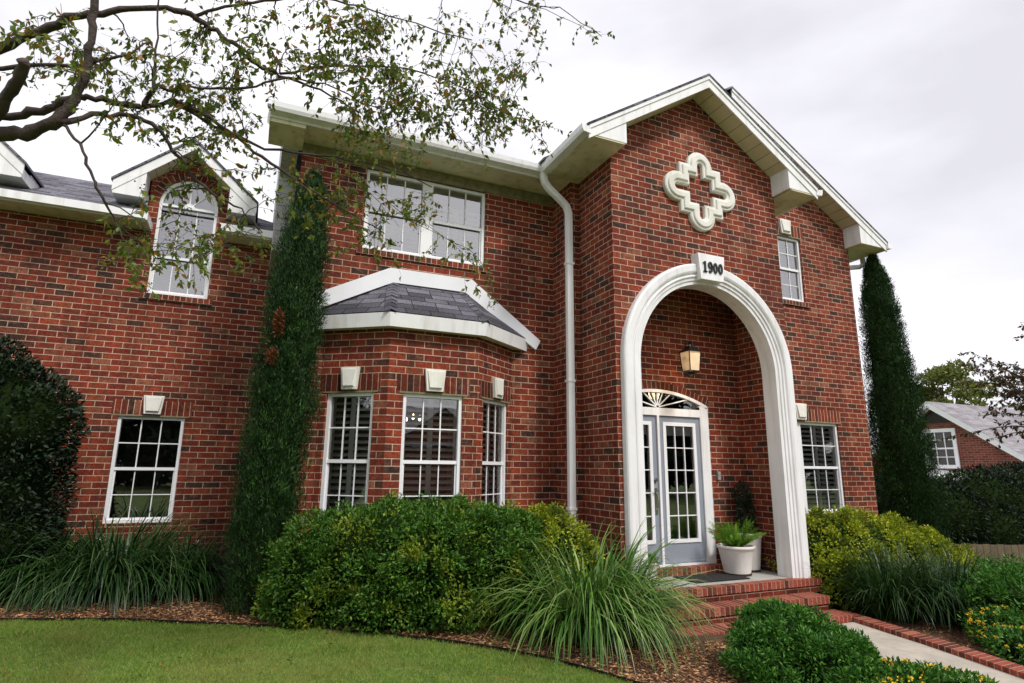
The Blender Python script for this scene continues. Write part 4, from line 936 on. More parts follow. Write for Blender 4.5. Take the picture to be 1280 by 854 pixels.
def fern(n, L, seed, z0):
    g = np.random.default_rng(seed); parts = []
    for i in range(n):
        a = g.uniform(0, 2*PI); el = g.uniform(.25, 1.15); Lf = L*g.uniform(.7, 1.1); p = np.array([.04*math.cos(a), .04*math.sin(a), z0]); d = np.array([math.cos(a)*el, math.sin(a)*el, 1.0]); d /= np.linalg.norm(d)
        ns = 26; pts = []; dirs = []
        for k in range(ns):
            pts.append(p.copy()); dirs.append(d.copy()); p = p+d*Lf/ns; d[2] -= .018*(1+el*.5); d /= np.linalg.norm(d)
        pts = np.array(pts); dirs = np.array(dirs); t = np.arange(ns)/ns
        prof_ = np.sin(np.clip(t*1.05+.06, 0, 1)*PI)**.6*.055
        for j in range(6):
            an = g.uniform(0, 2*PI, ns); u = unit(np.cross(dirs, [[.3, .2, 1]])); v = np.cross(dirs, u); rad = u*np.cos(an)[:, None]+v*np.sin(an)[:, None]
            parts.append(leaves(pts, rad+dirs*.9, dirs+rad*.1, np.maximum(prof_*g.uniform(.7, 1.3, ns), .006), np.full(ns, .006)))
    return merge(parts)
e = pot('potted_fern', (2.10, .43, fl), .235, .165, .37, 'big white pot of bright green foxtail fern on the porch beside the door', 'potted plant')
V, Fc = fern(46, .46, 3, .33); npmesh('fern_fronds', V, Fc, 'leaf_fern', e)
e = pot('potted_topiary', (2.47, .60, fl), .20, .145, .50, 'white pot with dark leafy topiary behind the bright fern', 'potted plant')
def blob_leaves(ell, n, L, W, seed=0, depth=.12, jit=.4, upb=.2, lump=.0, lsc=4., clip=None):
    """leaves in a thick skin over a union of ellipsoids: (cx,cy,cz,rx,ry,rz)"""
    g = np.random.default_rng(seed); ell = np.array(ell, float); area = (ell[:, 3]*ell[:, 4]+ell[:, 4]*ell[:, 5]+ell[:, 3]*ell[:, 5]); pr = area/area.sum()
    idx = g.choice(len(ell), n*2, p=pr); d = unit(g.normal(size=(n*2, 3))); C_ = ell[idx, :3]; R_ = ell[idx, 3:]
    k = 1 - g.random(n*2)**1.5*depth
    if lump:
        for i in range(len(k)):
            q = C_[i]+d[i]*R_[i]; k[i] += lump*noise.noise(Vector(q*lsc)) + lump*.5*noise.noise(Vector(q*lsc*2.7))
    P = C_ + d*R_*k[:, None]
    inside = np.zeros(len(P), bool)
    for j in range(len(ell)):
        q = ((P-ell[j, :3])/ell[j, 3:]); inside |= ((q**2).sum(1) < (1-depth*1.15)**2) & (idx != j)
    P = P[~inside]; nrm = unit(d[~inside]/R_[~inside])
    if clip is not None: kk = clip(P); P, nrm = P[kk], nrm[kk]
    P, nrm = P[:n], nrm[:n]; m_ = len(P)
    D = unit(nrm + g.normal(0, jit, (m_, 3)) + np.array([[0, 0, upb]])); Nn = unit(nrm*.6 + g.normal(0, .6, (m_, 3)) + np.array([[0, 0, .8]]))
    return leaves(P, D, Nn, g.uniform(.7, 1.3, m_)*L, g.uniform(.7, 1.2, m_)*W)
def clusters(ell, n, r, seed, lo=-.3):
    g = np.random.default_rng(seed); ell = np.array(ell, float); o = []
    while len(o) < n:
        e_ = ell[g.integers(len(ell))]; d_ = unit(g.normal(size=(1, 3)))[0]
        if d_[2] < lo: continue
        p = e_[:3]+d_*e_[3:]*g.uniform(.88, 1.03); q = ((p-ell[:, :3])/ell[:, 3:]); 
        if ((q**2).sum(1) < .72).any(): continue
        k_ = r*g.uniform(.6, 1.3); o.append((p[0], p[1], p[2], k_*g.uniform(.8, 1.2), k_*g.uniform(.8, 1.2), k_*g.uniform(.7, 1.1)))
    return np.array(o)
def core(ell, k, parent, mat='bush_core', name='shade_core'):  # opaque solid blocking see-through; its near-black colour stands in for inner shade
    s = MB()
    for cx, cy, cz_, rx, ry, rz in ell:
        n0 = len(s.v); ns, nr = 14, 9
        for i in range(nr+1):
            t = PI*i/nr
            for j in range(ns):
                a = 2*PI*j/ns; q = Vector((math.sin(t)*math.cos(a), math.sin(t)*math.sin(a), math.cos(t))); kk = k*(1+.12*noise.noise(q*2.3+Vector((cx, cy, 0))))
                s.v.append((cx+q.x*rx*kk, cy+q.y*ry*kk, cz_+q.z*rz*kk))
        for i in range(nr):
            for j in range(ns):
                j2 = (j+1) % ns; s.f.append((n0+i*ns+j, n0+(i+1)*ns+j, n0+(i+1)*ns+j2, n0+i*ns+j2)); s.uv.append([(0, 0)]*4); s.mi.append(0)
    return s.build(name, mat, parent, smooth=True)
el = [(0, 0, .52, .13, .13, .12), (0.01, 0, .75, .12, .12, .2), (0, .02, 1.0, .11, .11, .18)]
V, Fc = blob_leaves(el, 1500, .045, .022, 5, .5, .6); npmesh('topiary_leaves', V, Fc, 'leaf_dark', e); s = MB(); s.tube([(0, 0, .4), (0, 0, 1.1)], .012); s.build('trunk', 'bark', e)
e = pot('small_planter', (.70, .48, fl), .13, .10, .22, 'small white planter with low green plant left of the door handle side', 'planter')
V, Fc = blob_leaves([(0, 0, .22, .12, .12, .07)], 300, .06, .025, 6, .5, .6); npmesh('planter_leaves', V, Fc, 'leaf_shrub', e)

# ------------------------------------------------------------------ brick border of the walk, fence, pipe
mb = MB(); L = 0; q = [(2.78, -.42)] + WR
top = .04 + gz(3) + .07
for (x0, y0), (x1, y1) in zip(q, q[1:]):
    l = math.hypot(x1-x0, y1-y0); w_ = .21
    mb.poly([(x0, y0, top), (x0+w_, y0, top), (x1+w_, y1, top), (x1, y1, top)][::-1], [(.01, L), (.25, L), (.25, L+l), (.01, L+l)][::-1])
    mb.poly([(x0, y0, gz(3)-.05), (x1, y1, gz(3)-.05), (x1, y1, top), (x0, y0, top)], [(.01, L), (.01, L+l), (.15, L+l), (.15, L)])
    mb.poly([(x0+w_, y0, gz(3)-.05), (x1+w_, y1, gz(3)-.05), (x1+w_, y1, top), (x0+w_, y0, top)], [(.01, L), (.01, L+l), (.15, L+l), (.15, L)]); L += l
mb.poly([(2.78, -.42, gz(3)), (2.99, -.42, gz(3)), (2.99, -.42, top), (2.78, -.42, top)])
tag(mb.build('brick_border', 'brick_step'), 'raised row of red bricks along the right side of the front walk', 'border')
s = MB(); s.tube([(-4.42, 3.0, .2), (-4.40, 3.0, .62)], .016); s.tube([(-4.40, 3.0, .62), (-4.40, 3.0, .66)], .024); tag(s.build('standpipe', 'pipe'), 'thin white upright pipe by the wall left of the tall cypress', 'pipe')
fe = empty('wooden_fence', (7.75, 1.35, gz(9)), 'weathered brown board fence behind the gold hedge at the right', 'fence', None, math.radians(-26))
s = MB()
for k in range(14):
    x = k*.125; s.box(x, x+.118, 0, .02, 0, .50+.02*random.random())
s.build('board_panel', 'wood_fence', fe)
for x in (.0, 1.6): MB().box(x, x+.09, .021, .11, 0, .48).build('post', 'wood_fence', fe)

# ------------------------------------------------------------------ plants
def shrub(name, loc, ell, n, L, W, mat, label, cat='shrub', seed=1, depth=.16, corek=.80, group=None, lump=.08, lsc=5., clus=None, jit=.5):
    e = empty(name, loc, label, cat, group)
    parts = blob_leaves(ell, n, L, W, seed, depth, jit=jit, lump=lump, lsc=lsc)
    if clus:
        nc, rc_, fr_ = clus; ce = clusters(ell, nc, rc_, seed+500); g_ = np.random.default_rng(seed+9); m_ = int(n*fr_)
        idx = g_.integers(0, nc, m_); d_ = unit(g_.normal(size=(m_, 3))+np.array([[0, 0, .25]])); P_ = ce[idx, :3]+d_*ce[idx, 3:]*(g_.random(m_)**.5)[:, None]
        D_ = unit(d_+g_.normal(0, .45, (m_, 3))+np.array([[0, 0, .35]])); N_ = unit(g_.normal(0, .7, (m_, 3))+d_*.5+np.array([[0, 0, .7]]))
        parts = merge([parts, leaves(P_, D_, N_, g_.uniform(.7, 1.3, m_)*L, g_.uniform(.7, 1.2, m_)*W)])
    npmesh('foliage', parts[0], parts[1], mat, e)
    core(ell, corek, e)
    return e
# hedge in front of the bay
g0 = gz(-2)
hedge_ = [(-1.35, .32, .55, .50, .50, .62), (-1.0, .18, .72, .52, .50, .50), (-.62, .05, .62, .50, .50, .68), (-.2, -.02, .72, .50, .48, .54), (.15, -.06, .60, .52, .50, .66), (.55, -.1, .70, .50, .48, .54),
         (.9, -.08, .60, .45, .45, .60), (-1.45, .45, .30, .50, .50, .42), (-.7, .12, .26, .55, .50, .4), (.1, -.02, .25, .55, .50, .4), (.8, .0, .25, .45, .45, .4), (.35, .1, .8, .5, .4, .46), (-.55, .28, .8, .5, .35, .46)]
hedge = [(.95-(.95-a_)*.84, b_, c_*.93, d_*.9, e_, f_*.93) for a_, b_, c_, d_, e_, f_ in hedge_]
shrub('clipped_hedge', (-2.2, .22, g0), hedge, 28000, .042, .021, 'leaf_hedge', 'long clipped green hedge under the bay window, flecked with lime leaves', 'hedge', 11, .22, .74, lump=.10, lsc=4.5, clus=(330, .085, .9))
shrub('golden_shrub', (-.78, .14, gz(-.7)), [(0, 0, .62, .36, .36, .56), (.28, .0, .50, .28, .32, .46), (-.25, .1, .7, .3, .35, .46), (.05, 0, .3, .38, .40, .4)], 9000, .038, .02, 'leaf_yellow_green', 'yellow leaved shrub at the right end of the hedge beside the entry wall', seed=12, clus=(80, .08, .8))
# gold hedge right of the entry
yh = [(-.75, 0, .62, .50, .5, .58), (-.2, 0, .70, .52, .5, .55), (.35, 0, .68, .55, .5, .56), (.95, .0, .60, .55, .5, .52), (1.5, -.15, .46, .5, .45, .46), (-.6, -.1, .35, .55, .5, .42), (.3, -.12, .35, .6, .5, .42), (1.1, -.15, .3, .6, .5, .4), (2.0, -.3, .3, .5, .4, .36)]
shrub('gold_hedge', (3.95, .28, gz(4)), yh, 20000, .042, .023, 'leaf_yellow_green', 'rounded yellow green hedge under the right hand ground floor window', 'hedge', 13, .22, .72, lump=.10, clus=(230, .085, 1.0))
# shrubs in the foreground right
fs = [(0, 0, .27, .38, .38, .32), (.30, .05, .24, .30, .34, .28), (-.28, -.02, .2, .28, .32, .24), (.1, -.3, .2, .38, .32, .24), (.05, .15, .30, .3, .3, .25), (.45, -.15, .16, .24, .3, .2)]
e = shrub('green_shrub', (.26, -1.95, gz(1)), fs, 11000, .042, .014, 'leaf_shrub', 'bushy bright green shrub in front of the porch steps at the bottom edge', seed=14, depth=.4, corek=.6, lump=.12, lsc=7, jit=.75, clus=(110, .065, 1.4))
fs2 = [(0, 0, .34, .5, .55, .36), (.5, .2, .36, .5, .5, .4), (-.2, -.5, .26, .45, .5, .3), (.6, -.5, .3, .6, .5, .34), (1.0, .3, .3, .5, .5, .36)]
shrub('green_shrub', (4.0, -1.75, gz(4)), fs2, 10000, .045, .018, 'leaf_shrub', 'loose green shrub right of the brick border at the right edge', seed=15, depth=.3, corek=.68, lump=.16, lsc=5, jit=.7, clus=(120, .09, 1.1))
def lantana(loc, ell, n, nf, label, seed):
    e = empty('lantana', loc, label, 'flowers', None)
    V, Fc = blob_leaves(ell, n, .045, .02, seed, .4, .7, lump=.15, lsc=6); npmesh('foliage', V, Fc, 'leaf_shrub', e); core(ell, .6, e)
    V, Fc = blob_leaves(ell, nf, .01, .01, seed+1, .02, .3, lump=.1, lsc=6); pts = V[::4]; pp = []; g = np.random.default_rng(seed)
    pts = pts[pts[:, 2] > .12]
    for p in pts:
        k = 12; d_ = unit(g.normal(size=(k, 3))+np.array([[0, -.3, 1.0]])); pp.append(leaves(np.repeat(p[None], k, 0)+d_*.006, d_, unit(g.normal(size=(k, 3))), np.full(k, .021), np.full(k, .016)))
    V, Fc = merge(pp); npmesh('blossoms', V, Fc, 'petal_yellow', e)
lantana((.72, -2.52, gz(1.5)), [(0, 0, .12, .34, .26, .17), (.28, -.10, .12, .24, .24, .15), (-.3, .05, .1, .28, .26, .14), (.48, -.25, .1, .24, .22, .12)], 5000, 170, 'low yellow flowering plant at the bottom edge beside the bright green shrub', 21)
lantana((3.10, -2.25, gz(3)), [(0, 0, .14, .3, .36, .18), (.35, .35, .18, .32, .36, .22), (.2, -.45, .13, .36, .36, .17)], 5000, 170, 'low yellow flowering plant at the right edge beyond the brick border', 22)
# strap leaved grass clumps
def clump(name, loc, n, L, r0, w_, droop, spread, mat, label, group, seed):
    e = empty(name, loc, label, 'grass clump', group); V, Fc = blades(n, L, r0, w_, droop, spread, 1.0, 6, seed); return npmesh('blades', V, Fc, mat, e)
GR = 'strap leaved clumps in the planting beds'
clump('ornamental_grass', (-.74, -.50, gz(-.8)), 1250, 1.5, .34, .026, 1.45, .95, 'leaf_blade', 'large arching pale green grass clump between hedge and porch steps', GR, 31)
clump('ornamental_grass', (-.30, -.36, gz(-.2)), 520, 1.2, .26, .023, 1.6, .9, 'leaf_blade', 'arching grass clump touching the left end of the porch steps', GR, 32)
clump('ornamental_grass', (-5.15, 2.15, gz(-5.2)), 1400, 1.35, .4, .026, 1.6, 1.25, 'leaf_blade_dark', 'dark strap leaved clump right under the lower left window', GR, 33)
clump('ornamental_grass', (-5.75, 2.1, gz(-5.8)), 800, 1.05, .3, .026, 1.6, 1.15, 'leaf_blade_dark', 'dark strap leaved clump in front of the big dark bush at left', GR, 34)
clump('ornamental_grass', (-4.5, 2.1, gz(-4.5)), 800, 1.15, .3, .024, 1.6, 1.15, 'leaf_blade_dark', 'dark strap leaved clump beside the tall cypress at left', GR, 35)
clump('ornamental_grass', (3.6, -.55, gz(4)), 1000, 1.15, .30, .024, 1.1, .75, 'leaf_blade_dark', 'dark upright strap leaved clump nearest the porch steps on the right', GR, 36)
clump('ornamental_grass', (4.15, -.85, gz(4)), 1400, 1.15, .36, .024, 1.2, .85, 'leaf_blade_dark', 'dark upright strap leaved clump in the middle of the right bed', GR, 37)
clump('ornamental_grass', (4.8, -.85, gz(4)), 1000, 1.05, .34, .024, 1.3, .9, 'leaf_blade_dark', 'dark strap leaved clump at the far right end of the right bed', GR, 38)
# Italian cypresses
def cypress(loc, h, r, n, label, seed, prof_pts, lean=(0, 0)):
    e = empty('cypress_tree', loc, label, 'tree', 'tall cypresses at the two ends of the front'); g = np.random.default_rng(seed)
    t = g.random(n)**.95; a = g.uniform(0, 2*PI, n); R_ = np.interp(t, *prof_pts)*r
    ln = np.array([1+.42*noise.noise(Vector((math.cos(x)*1.6, math.sin(x)*1.6, y*h*1.1+seed))) + 0.34*noise.noise(Vector((math.cos(x)*4, math.sin(x)*4, y*h*3.2+seed))) for x, y in zip(a, t)])
    rr_ = R_*.92*ln*(1-g.random(n)**2*.5)
    P = np.stack([rr_*np.cos(a)+lean[0]*t, rr_*np.sin(a)+lean[1]*t, t*h], 1)
    o = np.stack([np.cos(a), np.sin(a), np.zeros(n)], 1); D = unit(o*.5+g.normal(0, .38, (n, 3))+np.array([[0, 0, 1.]])); Nn = unit(o+g.normal(0, .5, (n, 3)))
    nc = int(n*.0145); tc_ = g.random(nc)**.95; ac = g.uniform(0, 2*PI, nc); Rc = np.interp(tc_, *prof_pts)*r*g.uniform(.78, 1.12, nc)
    Cc = np.stack([Rc*np.cos(ac)+lean[0]*tc_, Rc*np.sin(ac)+lean[1]*tc_, tc_*h], 1); sz = g.uniform(.05, .10, nc)*np.clip(np.interp(tc_, *prof_pts)*1.4, .5, 1)
    m_ = int(n*.8); ix = g.integers(0, nc, m_); dd = unit(g.normal(size=(m_, 3))); Pc = Cc[ix]+dd*np.stack([sz[ix], sz[ix], sz[ix]*2.3], 1)*(g.random(m_)**.45)[:, None]
    oc = np.stack([np.cos(ac[ix]), np.sin(ac[ix]), np.zeros(m_)], 1); Dc = unit(dd*.55+oc*.35+g.normal(0, .22, (m_, 3))+np.array([[0, 0, .9]])); Ncc = unit(oc+dd+g.normal(0, .4, (m_, 3)))
    V, Fc = merge([leaves(P[:int(n*.5)], D[:int(n*.5)], Nn[:int(n*.5)], g.uniform(.03, .07, int(n*.5)), g.uniform(.007, .015, int(n*.5)), .2), leaves(Pc, Dc, Ncc, g.uniform(.025, .06, m_), g.uniform(.006, .014, m_), .2)])
    npmesh('crown', V, Fc, 'leaf_cypress', e)
    s = MB(); ts = np.linspace(.03, .97, 16); s.tube([(lean[0]*x, lean[1]*x, x*h) for x in ts], [max(.01, float(np.interp(x, *prof_pts))*r*.72) for x in ts], 12); s.build('shade_core', 'bush_core', e)  # solid core of the crown, inner shade put into its dark colour
    s = MB(); s.tube([(0, 0, -.05), (0, 0, h*.1)], [.08, .05], 10); s.build('trunk', 'bark', e)
PR_ = ([0, .05, .2, .45, .7, .86, .95, 1], [.70, .82, .95, 1.0, .86, .66, .40, .08])
cypress((-3.73, 1.02, gz(-3.7)), 4.85, .32, 42000, 'tall narrow dark green cypress left of the bay window', 41, PR_, lean=(.22, 0))
cypress((6.62, .95, gz(6.5)), 5.75, .45, 70000, 'tall narrow cypress at the right end of the house', 43, ([0, .1, .3, .6, .85, .95, 1], [.9, 1.0, 1.0, .84, .56, .3, .05]), lean=(-.22, 0))
ct = [o for o in COL.objects if o.name.startswith('cypress_tree')][0]
V, Fc = blob_leaves([(-3.76-ct.location.x, .70-ct.location.y, 3.08-ct.location.z, .035, .05, .15), (-3.79-ct.location.x, .70-ct.location.y, 2.72-ct.location.z, .035, .05, .08)], 700, .04, .012, 9, .5, .5); npmesh('dead_sprays', V, Fc, 'leaf_rust', ct)
# dark bushes at both edges
db = [(0, 0, 1.0, .85, .8, 1.0), (-.3, 0, 1.9, .8, .8, .85), (.15, -.1, 1.7, .75, .7, .7), (-.9, 0, 1.2, .9, .8, 1.2), (.1, -.1, .5, .8, .8, .6), (-.9, .1, 2.2, .8, .7, .75), (-1.9, 0, 1.3, 1.1, .9, 1.4)]
shrub('dark_bush', (-6.55, 2.35, gz(-7)), db, 36000, .06, .03, 'leaf_dark', 'big bush filling the left edge beside the lower left window, shade put into its near black leaf colour', seed=51, depth=.14)
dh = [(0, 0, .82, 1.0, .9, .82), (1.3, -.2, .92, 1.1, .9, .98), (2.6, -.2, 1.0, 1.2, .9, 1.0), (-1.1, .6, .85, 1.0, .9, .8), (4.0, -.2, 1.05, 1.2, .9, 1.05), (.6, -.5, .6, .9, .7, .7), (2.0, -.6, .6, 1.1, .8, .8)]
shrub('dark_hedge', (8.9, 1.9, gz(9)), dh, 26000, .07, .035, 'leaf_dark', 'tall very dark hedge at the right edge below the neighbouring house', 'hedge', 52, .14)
dh2 = [(0, 0, .85, 1.5, 1, .9), (2.2, -.4, .9, 1.5, 1, .85), (4.4, -.8, .9, 1.6, 1, .9), (6.8, -1.2, .9, 1.6, 1, .95)]
shrub('green_hedge', (10.2, 5.2, gz(9)), dh2, 16000, .09, .045, 'leaf_shrub', 'mid green hedge just below the neighbouring house gable', 'hedge', 53, .14)

# ------------------------------------------------------------------ neighbouring house
nb = empty('neighbour_house', (20, 8.25, gz(9)), 'small red brick house with grey roof and white trimmed gable, seen at the right', 'house')
s = MB(); z0 = -.1; hw = 2.75; ze, zr = 2.30, 4.30
pts = [(0, -hw, z0), (0, hw, z0), (0, hw, ze), (0, 0, zr), (0, -hw, ze)]
wy0, wy1, wz0, wz1 = -.60, .38, 2.03, 3.30
fr_ = [Vector((y, z, 0)) for x, y, z in pts]; hl = [Vector((wy0, wz0, 0)), Vector((wy1, wz0, 0)), Vector((wy1, wz1, 0)), Vector((wy0, wz1, 0))]; al = fr_+hl
for t in tessellate_polygon([fr_, hl]): s.poly([(0, al[i].x, al[i].y) for i in t], [(al[i].x, al[i].y) for i in t])
s.box(0.0005, 12, -hw, -hw+.02, z0, ze); s.box(0.0005, 12, hw-.02, hw, z0, ze); s.build('wall', 'brick_far', nb)
s = MB()
for sg in (-1, 1):
    y1 = sg*(hw+.35); z1 = ze-.35*(zr-ze)/hw
    L_ = math.hypot(hw+.35, zr-z1)
    s.poly([(-.35, y1, z1+.14), (12, y1, z1+.14), (12, 0, zr+.14), (-.35, 0, zr+.14)], [(0, 0), (12, 0), (12, L_), (0, L_)])
ro = s.build('roof', 'shingle_far', nb); s = MB()
for sg in (-1, 1):
    y1 = sg*(hw+.35); z1 = ze-.35*(zr-ze)/hw
    a = [(-.36, y1, z1-.08), (-.36, 0, zr-.10), (-.36, 0, zr+.13), (-.36, y1, z1+.13)]; s.hexa(a, [(-.33, y, z) for x, y, z in a])
    s.poly([(-.34, y1, z1-.06), (0, y1, z1-.06), (0, 0, zr-.08), (-.34, 0, zr-.08)])
s.box(-.34, 12, -(hw+.36), -(hw+.34), ze-.34, ze-.12); s.build('rake_board', 'white_frame', ro)
s = MB()
for a, b, c, d_ in ((wy0-.1, wy0+.03, wz0-.1, wz1+.1), (wy1-.03, wy1+.1, wz0-.1, wz1+.1)): s.box(-.05, .03, a, b, c, d_)
s.box(-.05, .03, wy0+.03, wy1-.03, wz1-.03, wz1+.1); s.box(-.05, .03, wy0+.03, wy1-.03, wz0-.1, wz0+.03); s.box(-.02, .02, wy0, wy1, (wz0+wz1)/2-.03, (wz0+wz1)/2+.03)
for i in (1, 2): y = wy0+(wy1-wy0)*i/3; s.box(-.012, .012, y-.014, y+.014, wz0, wz1)
for i in (1, 3): z = wz0+(wz1-wz0)*i/4; s.box(-.0115, .0115, wy0, wy1, z-.014, z+.014)
wf = s.build('window', 'white_frame', nb); s = MB(); s.poly([(.015, wy0, wz0), (.015, wy1, wz0), (.015, wy1, wz1), (.015, wy0, wz1)]); s.build('pane', 'glass_plain', wf)
s = MB(); s.box(.05, .9, wy0-.01, wy1+.01, wz0-.01, wz1+.01); s.build('interior', 'soil', wf)
s = MB(); s.hexa([(-.03, -.75, 3.62), (-.03, .75, 3.62), (-.03, 0, 4.14)], [(.01, -.75, 3.62), (.01, .75, 3.62), (.01, 0, 4.14)]); s.build('vent', 'dark_iron', nb)
s = MB(); s.box(-.05, -.005, .50, .62, 0, 3.4); s.build('corner_board', 'white_frame', nb)
s = MB(); s.box(5, 5.15, -1.1, -.95, 2.8, 3.75); s.build('roof_pipe', 'white_frame', ro)
s = MB(); s.poly([(-1.5, -2.8, 1.2), (-1.5, 0.2, 1.55), (0, .2, 1.9), (0, -2.8, 1.55)]); s.poly([(-1.52, -2.8, 1.05), (-1.52, 0.2, 1.40), (-1.52, .2, 1.56), (-1.52, -2.8, 1.21)]); s.box(-1.5, -1.4, -2.6, -2.5, 0, 1.2); s.build('porch_roof', 'white_frame', nb)
# far trees behind
def far_tree(loc, R_, h, n, label, seed, mat='leaf_far', L=.3, low=.62, cl=.6):
    e = empty('background_tree', loc, label, 'tree'); g = np.random.default_rng(seed); P = []
    ell = []
    for k in range(16):
        a = g.uniform(0, 2*PI); rr_ = R_*g.random()**.5; ell.append((rr_*math.cos(a), rr_*math.sin(a), h*(low+(1-low)*g.random())-.1*rr_, R_*.33, R_*.33, R_*.22))
    V, Fc = blob_leaves(ell, n, L, L*.5, seed, .6, .8, lump=.3, lsc=.8); npmesh('crown', V, Fc, mat, e)
    s = MB(); s.tube([(0, 0, 0), (.1, 0, h*.3), (0, .1, h*.6), (0, 0, h*.85)], [.3, .22, .15, .06], 8)
    for q in ell[:10]: s.tube([(0, 0, h*.45), (q[0]*.5, q[1]*.5, h*.6), (q[0], q[1], q[2])], [.12, .08, .03], 6)
    s.build('trunk', 'bark', e)
far_tree((39.5, 19, gz(9)), 2.4, 8.7, 5000, 'loose pale green tree behind the neighbouring roof', 61)

# ------------------------------------------------------------------ overhanging crape myrtle
def to3(u, v, dpt):   # helper constants of the sketch: spread the traced limbs through real depth
    dd = Fv + Rv*((u-640)/733.908) - Uv*((v-427)/733.908); return np.array(m.translation) + np.array(dd)*dpt
tr = empty('crape_myrtle', tuple(to3(-420, 700, 3.3)*np.array([1, 1, 0])+np.array([0, 0, gz(-6.5)])), 'overhanging crape myrtle with dark crooked limbs and sparse autumn leaves, upper left', 'tree')
T0 = np.array(tr.location)
LIMB = [  # (u, v, depth, radius px)
 [(-420, 700, 3.3, 62), (-400, 420, 3.3, 56), (-300, 260, 3.2, 48), (-180, 190, 3.1, 40), (-80, 172, 3.0, 30), (0, 168, 2.95, 14), (40, 166, 2.95, 13), (72, 150, 2.95, 12), (95, 124, 3.0, 9), (108, 90, 3.0, 7.5), (113, 50, 3.0, 7), (118, 0, 3.0, 6.5), (122, -60, 3.05, 6)],
 [(-180, 190, 3.1, 36), (-90, 120, 3.2, 24), (-30, 78, 3.25, 12), (0, 60, 3.3, 9), (50, 40, 3.3, 8), (100, 20, 3.3, 7), (150, 13, 3.35, 6), (200, 9, 3.4, 5.5), (240, 20, 3.45, 5.5), (270, 38, 3.5, 4.5), (300, 62, 3.5, 4), (322, 82, 3.6, 3.5), (350, 93, 3.7, 3), (400, 112, 3.8, 2), (450, 140, 3.9, 1.4)],
 [(-60, 172, 3.0, 20), (0, 146, 3.1, 9), (50, 140, 3.1, 8), (85, 124, 3.1, 7), (110, 121, 3.1, 6), (150, 127, 3.2, 6), (180, 134, 3.3, 5), (215, 126, 3.4, 4), (262, 146, 3.5, 4), (295, 172, 3.5, 3.6), (340, 205, 3.6, 3), (385, 235, 3.6, 2.3), (430, 262, 3.7, 1.6), (480, 290, 3.8, 1)],
 [(75, 155, 2.95, 6), (115, 143, 3.1, 5), (160, 143, 3.2, 4.5), (190, 155, 3.2, 4), (212, 180, 3.25, 3.6), (235, 215, 3.3, 3.2), (262, 238, 3.3, 2.6), (300, 262, 3.4, 1.6), (330, 290, 3.4, 1)],
 [(78, 155, 2.95, 3.2), (97, 180, 2.9, 3), (113, 215, 2.9, 2.8), (126, 242, 2.9, 2.6), (138, 266, 2.95, 1.8), (152, 285, 3, 1)],
 [(-30, 150, 3.0, 12), (5, 135, 2.9, 11), (18, 105, 2.85, 11), (30, 74, 2.8, 10)],
 [(-40, 90, 3.3, 6), (50, 80, 3.2, 4), (100, 81, 3.2, 4), (150, 72, 3.2, 2.6), (190, 50, 3.3, 1.6)],
 [(180, 134, 3.3, 5), (192, 112, 3.3, 4), (194, 60, 3.3, 2), (198, 0, 3.3, 1.6)],
 [(195, 110, 3.3, 3), (250, 110, 3.5, 2.5), (305, 110, 3.6, 2.5), (360, 96, 3.7, 2), (420, 110, 3.8, 1.4), (480, 140, 3.9, 1)],
 [(240, 20, 3.45, 3.6), (280, 8, 3.5, 3.2), (330, 2, 3.6, 2.6), (390, -6, 3.7, 2), (450, 10, 3.8, 1.6), (520, 30, 3.9, 1.2), (590, 50, 4.1, .9)],
 [(215, 126, 3.4, 3.6), (270, 160, 3.6, 3), (330, 185, 3.7, 2.4), (400, 195, 3.9, 1.8), (470, 205, 4.1, 1.3), (540, 232, 4.3, 1)],
 [(350, 93, 3.7, 2.4), (420, 80, 3.8, 2), (500, 85, 4.0, 1.5), (560, 100, 4.1, 1.2), (610, 125, 4.2, .9), (640, 150, 4.2, .8)],
 [(170, -10, 3.2, 3), (300, -30, 3.5, 3), (430, -30, 3.8, 2.4), (560, -20, 4.0, 1.8), (640, 0, 4.1, 1.2), (700, 10, 4.2, .8), (752, 46, 4.3, .6)],
]
node = []
lb = MB()
def jitter_line(pts):
    out_ = []
    for a, b in zip(pts, pts[1:]):
        for k in range(4):
            t = k/4; p = a*(1-t)+b*t; out_.append(p)
    out_.append(pts[-1]); return out_
for i, Lm in enumerate(LIMB):
    P = [np.append(to3(u, v, dd)-T0, rp*.62/733.9*dd) for u, v, dd, rp in Lm]; P = jitter_line(P)
    r_ = np.random.default_rng(100+i); Q = []
    for p in P:
        q = p.copy(); q[:3] += r_.normal(0, .006, 3); q[3] *= r_.uniform(.88, 1.15); Q.append(q)
    lb.tube([q[:3] for q in Q], [max(q[3], .0015) for q in Q], 8 if i < 6 else 6)
    node += [q for q, s_ in zip(Q, P)]
lb.build('limb', 'bark', tr, smooth=True)
NODE = np.array(node)
zones = [ # u0,u1,v0,v1, weight (how many twig ends)
 (225, 420, 0, 130, 38), (400, 560, 20, 150, 58), (430, 620, 90, 200, 36), (540, 700, -10, 110, 22), (150, 300, 60, 180, 20), (200, 330, 150, 250, 12), (340, 470, 160, 260, 11), (80, 200, 20, 110, 10),
 (0, 120, 0, 110, 8), (175, 265, 290, 345, 10), (420, 560, 200, 300, 12), (560, 660, 120, 190, 9), (590, 625, 330, 375, 3), (640, 705, 120, 200, 3), (735, 765, 45, 62, 1), (240, 380, 250, 330, 7), (30, 180, 290, 350, 3), (440, 500, 270, 330, 3)]
tw = MB(); LP, LD, LN, LL, LW = [], [], [], [], []; SP = []
g = np.random.default_rng(77)
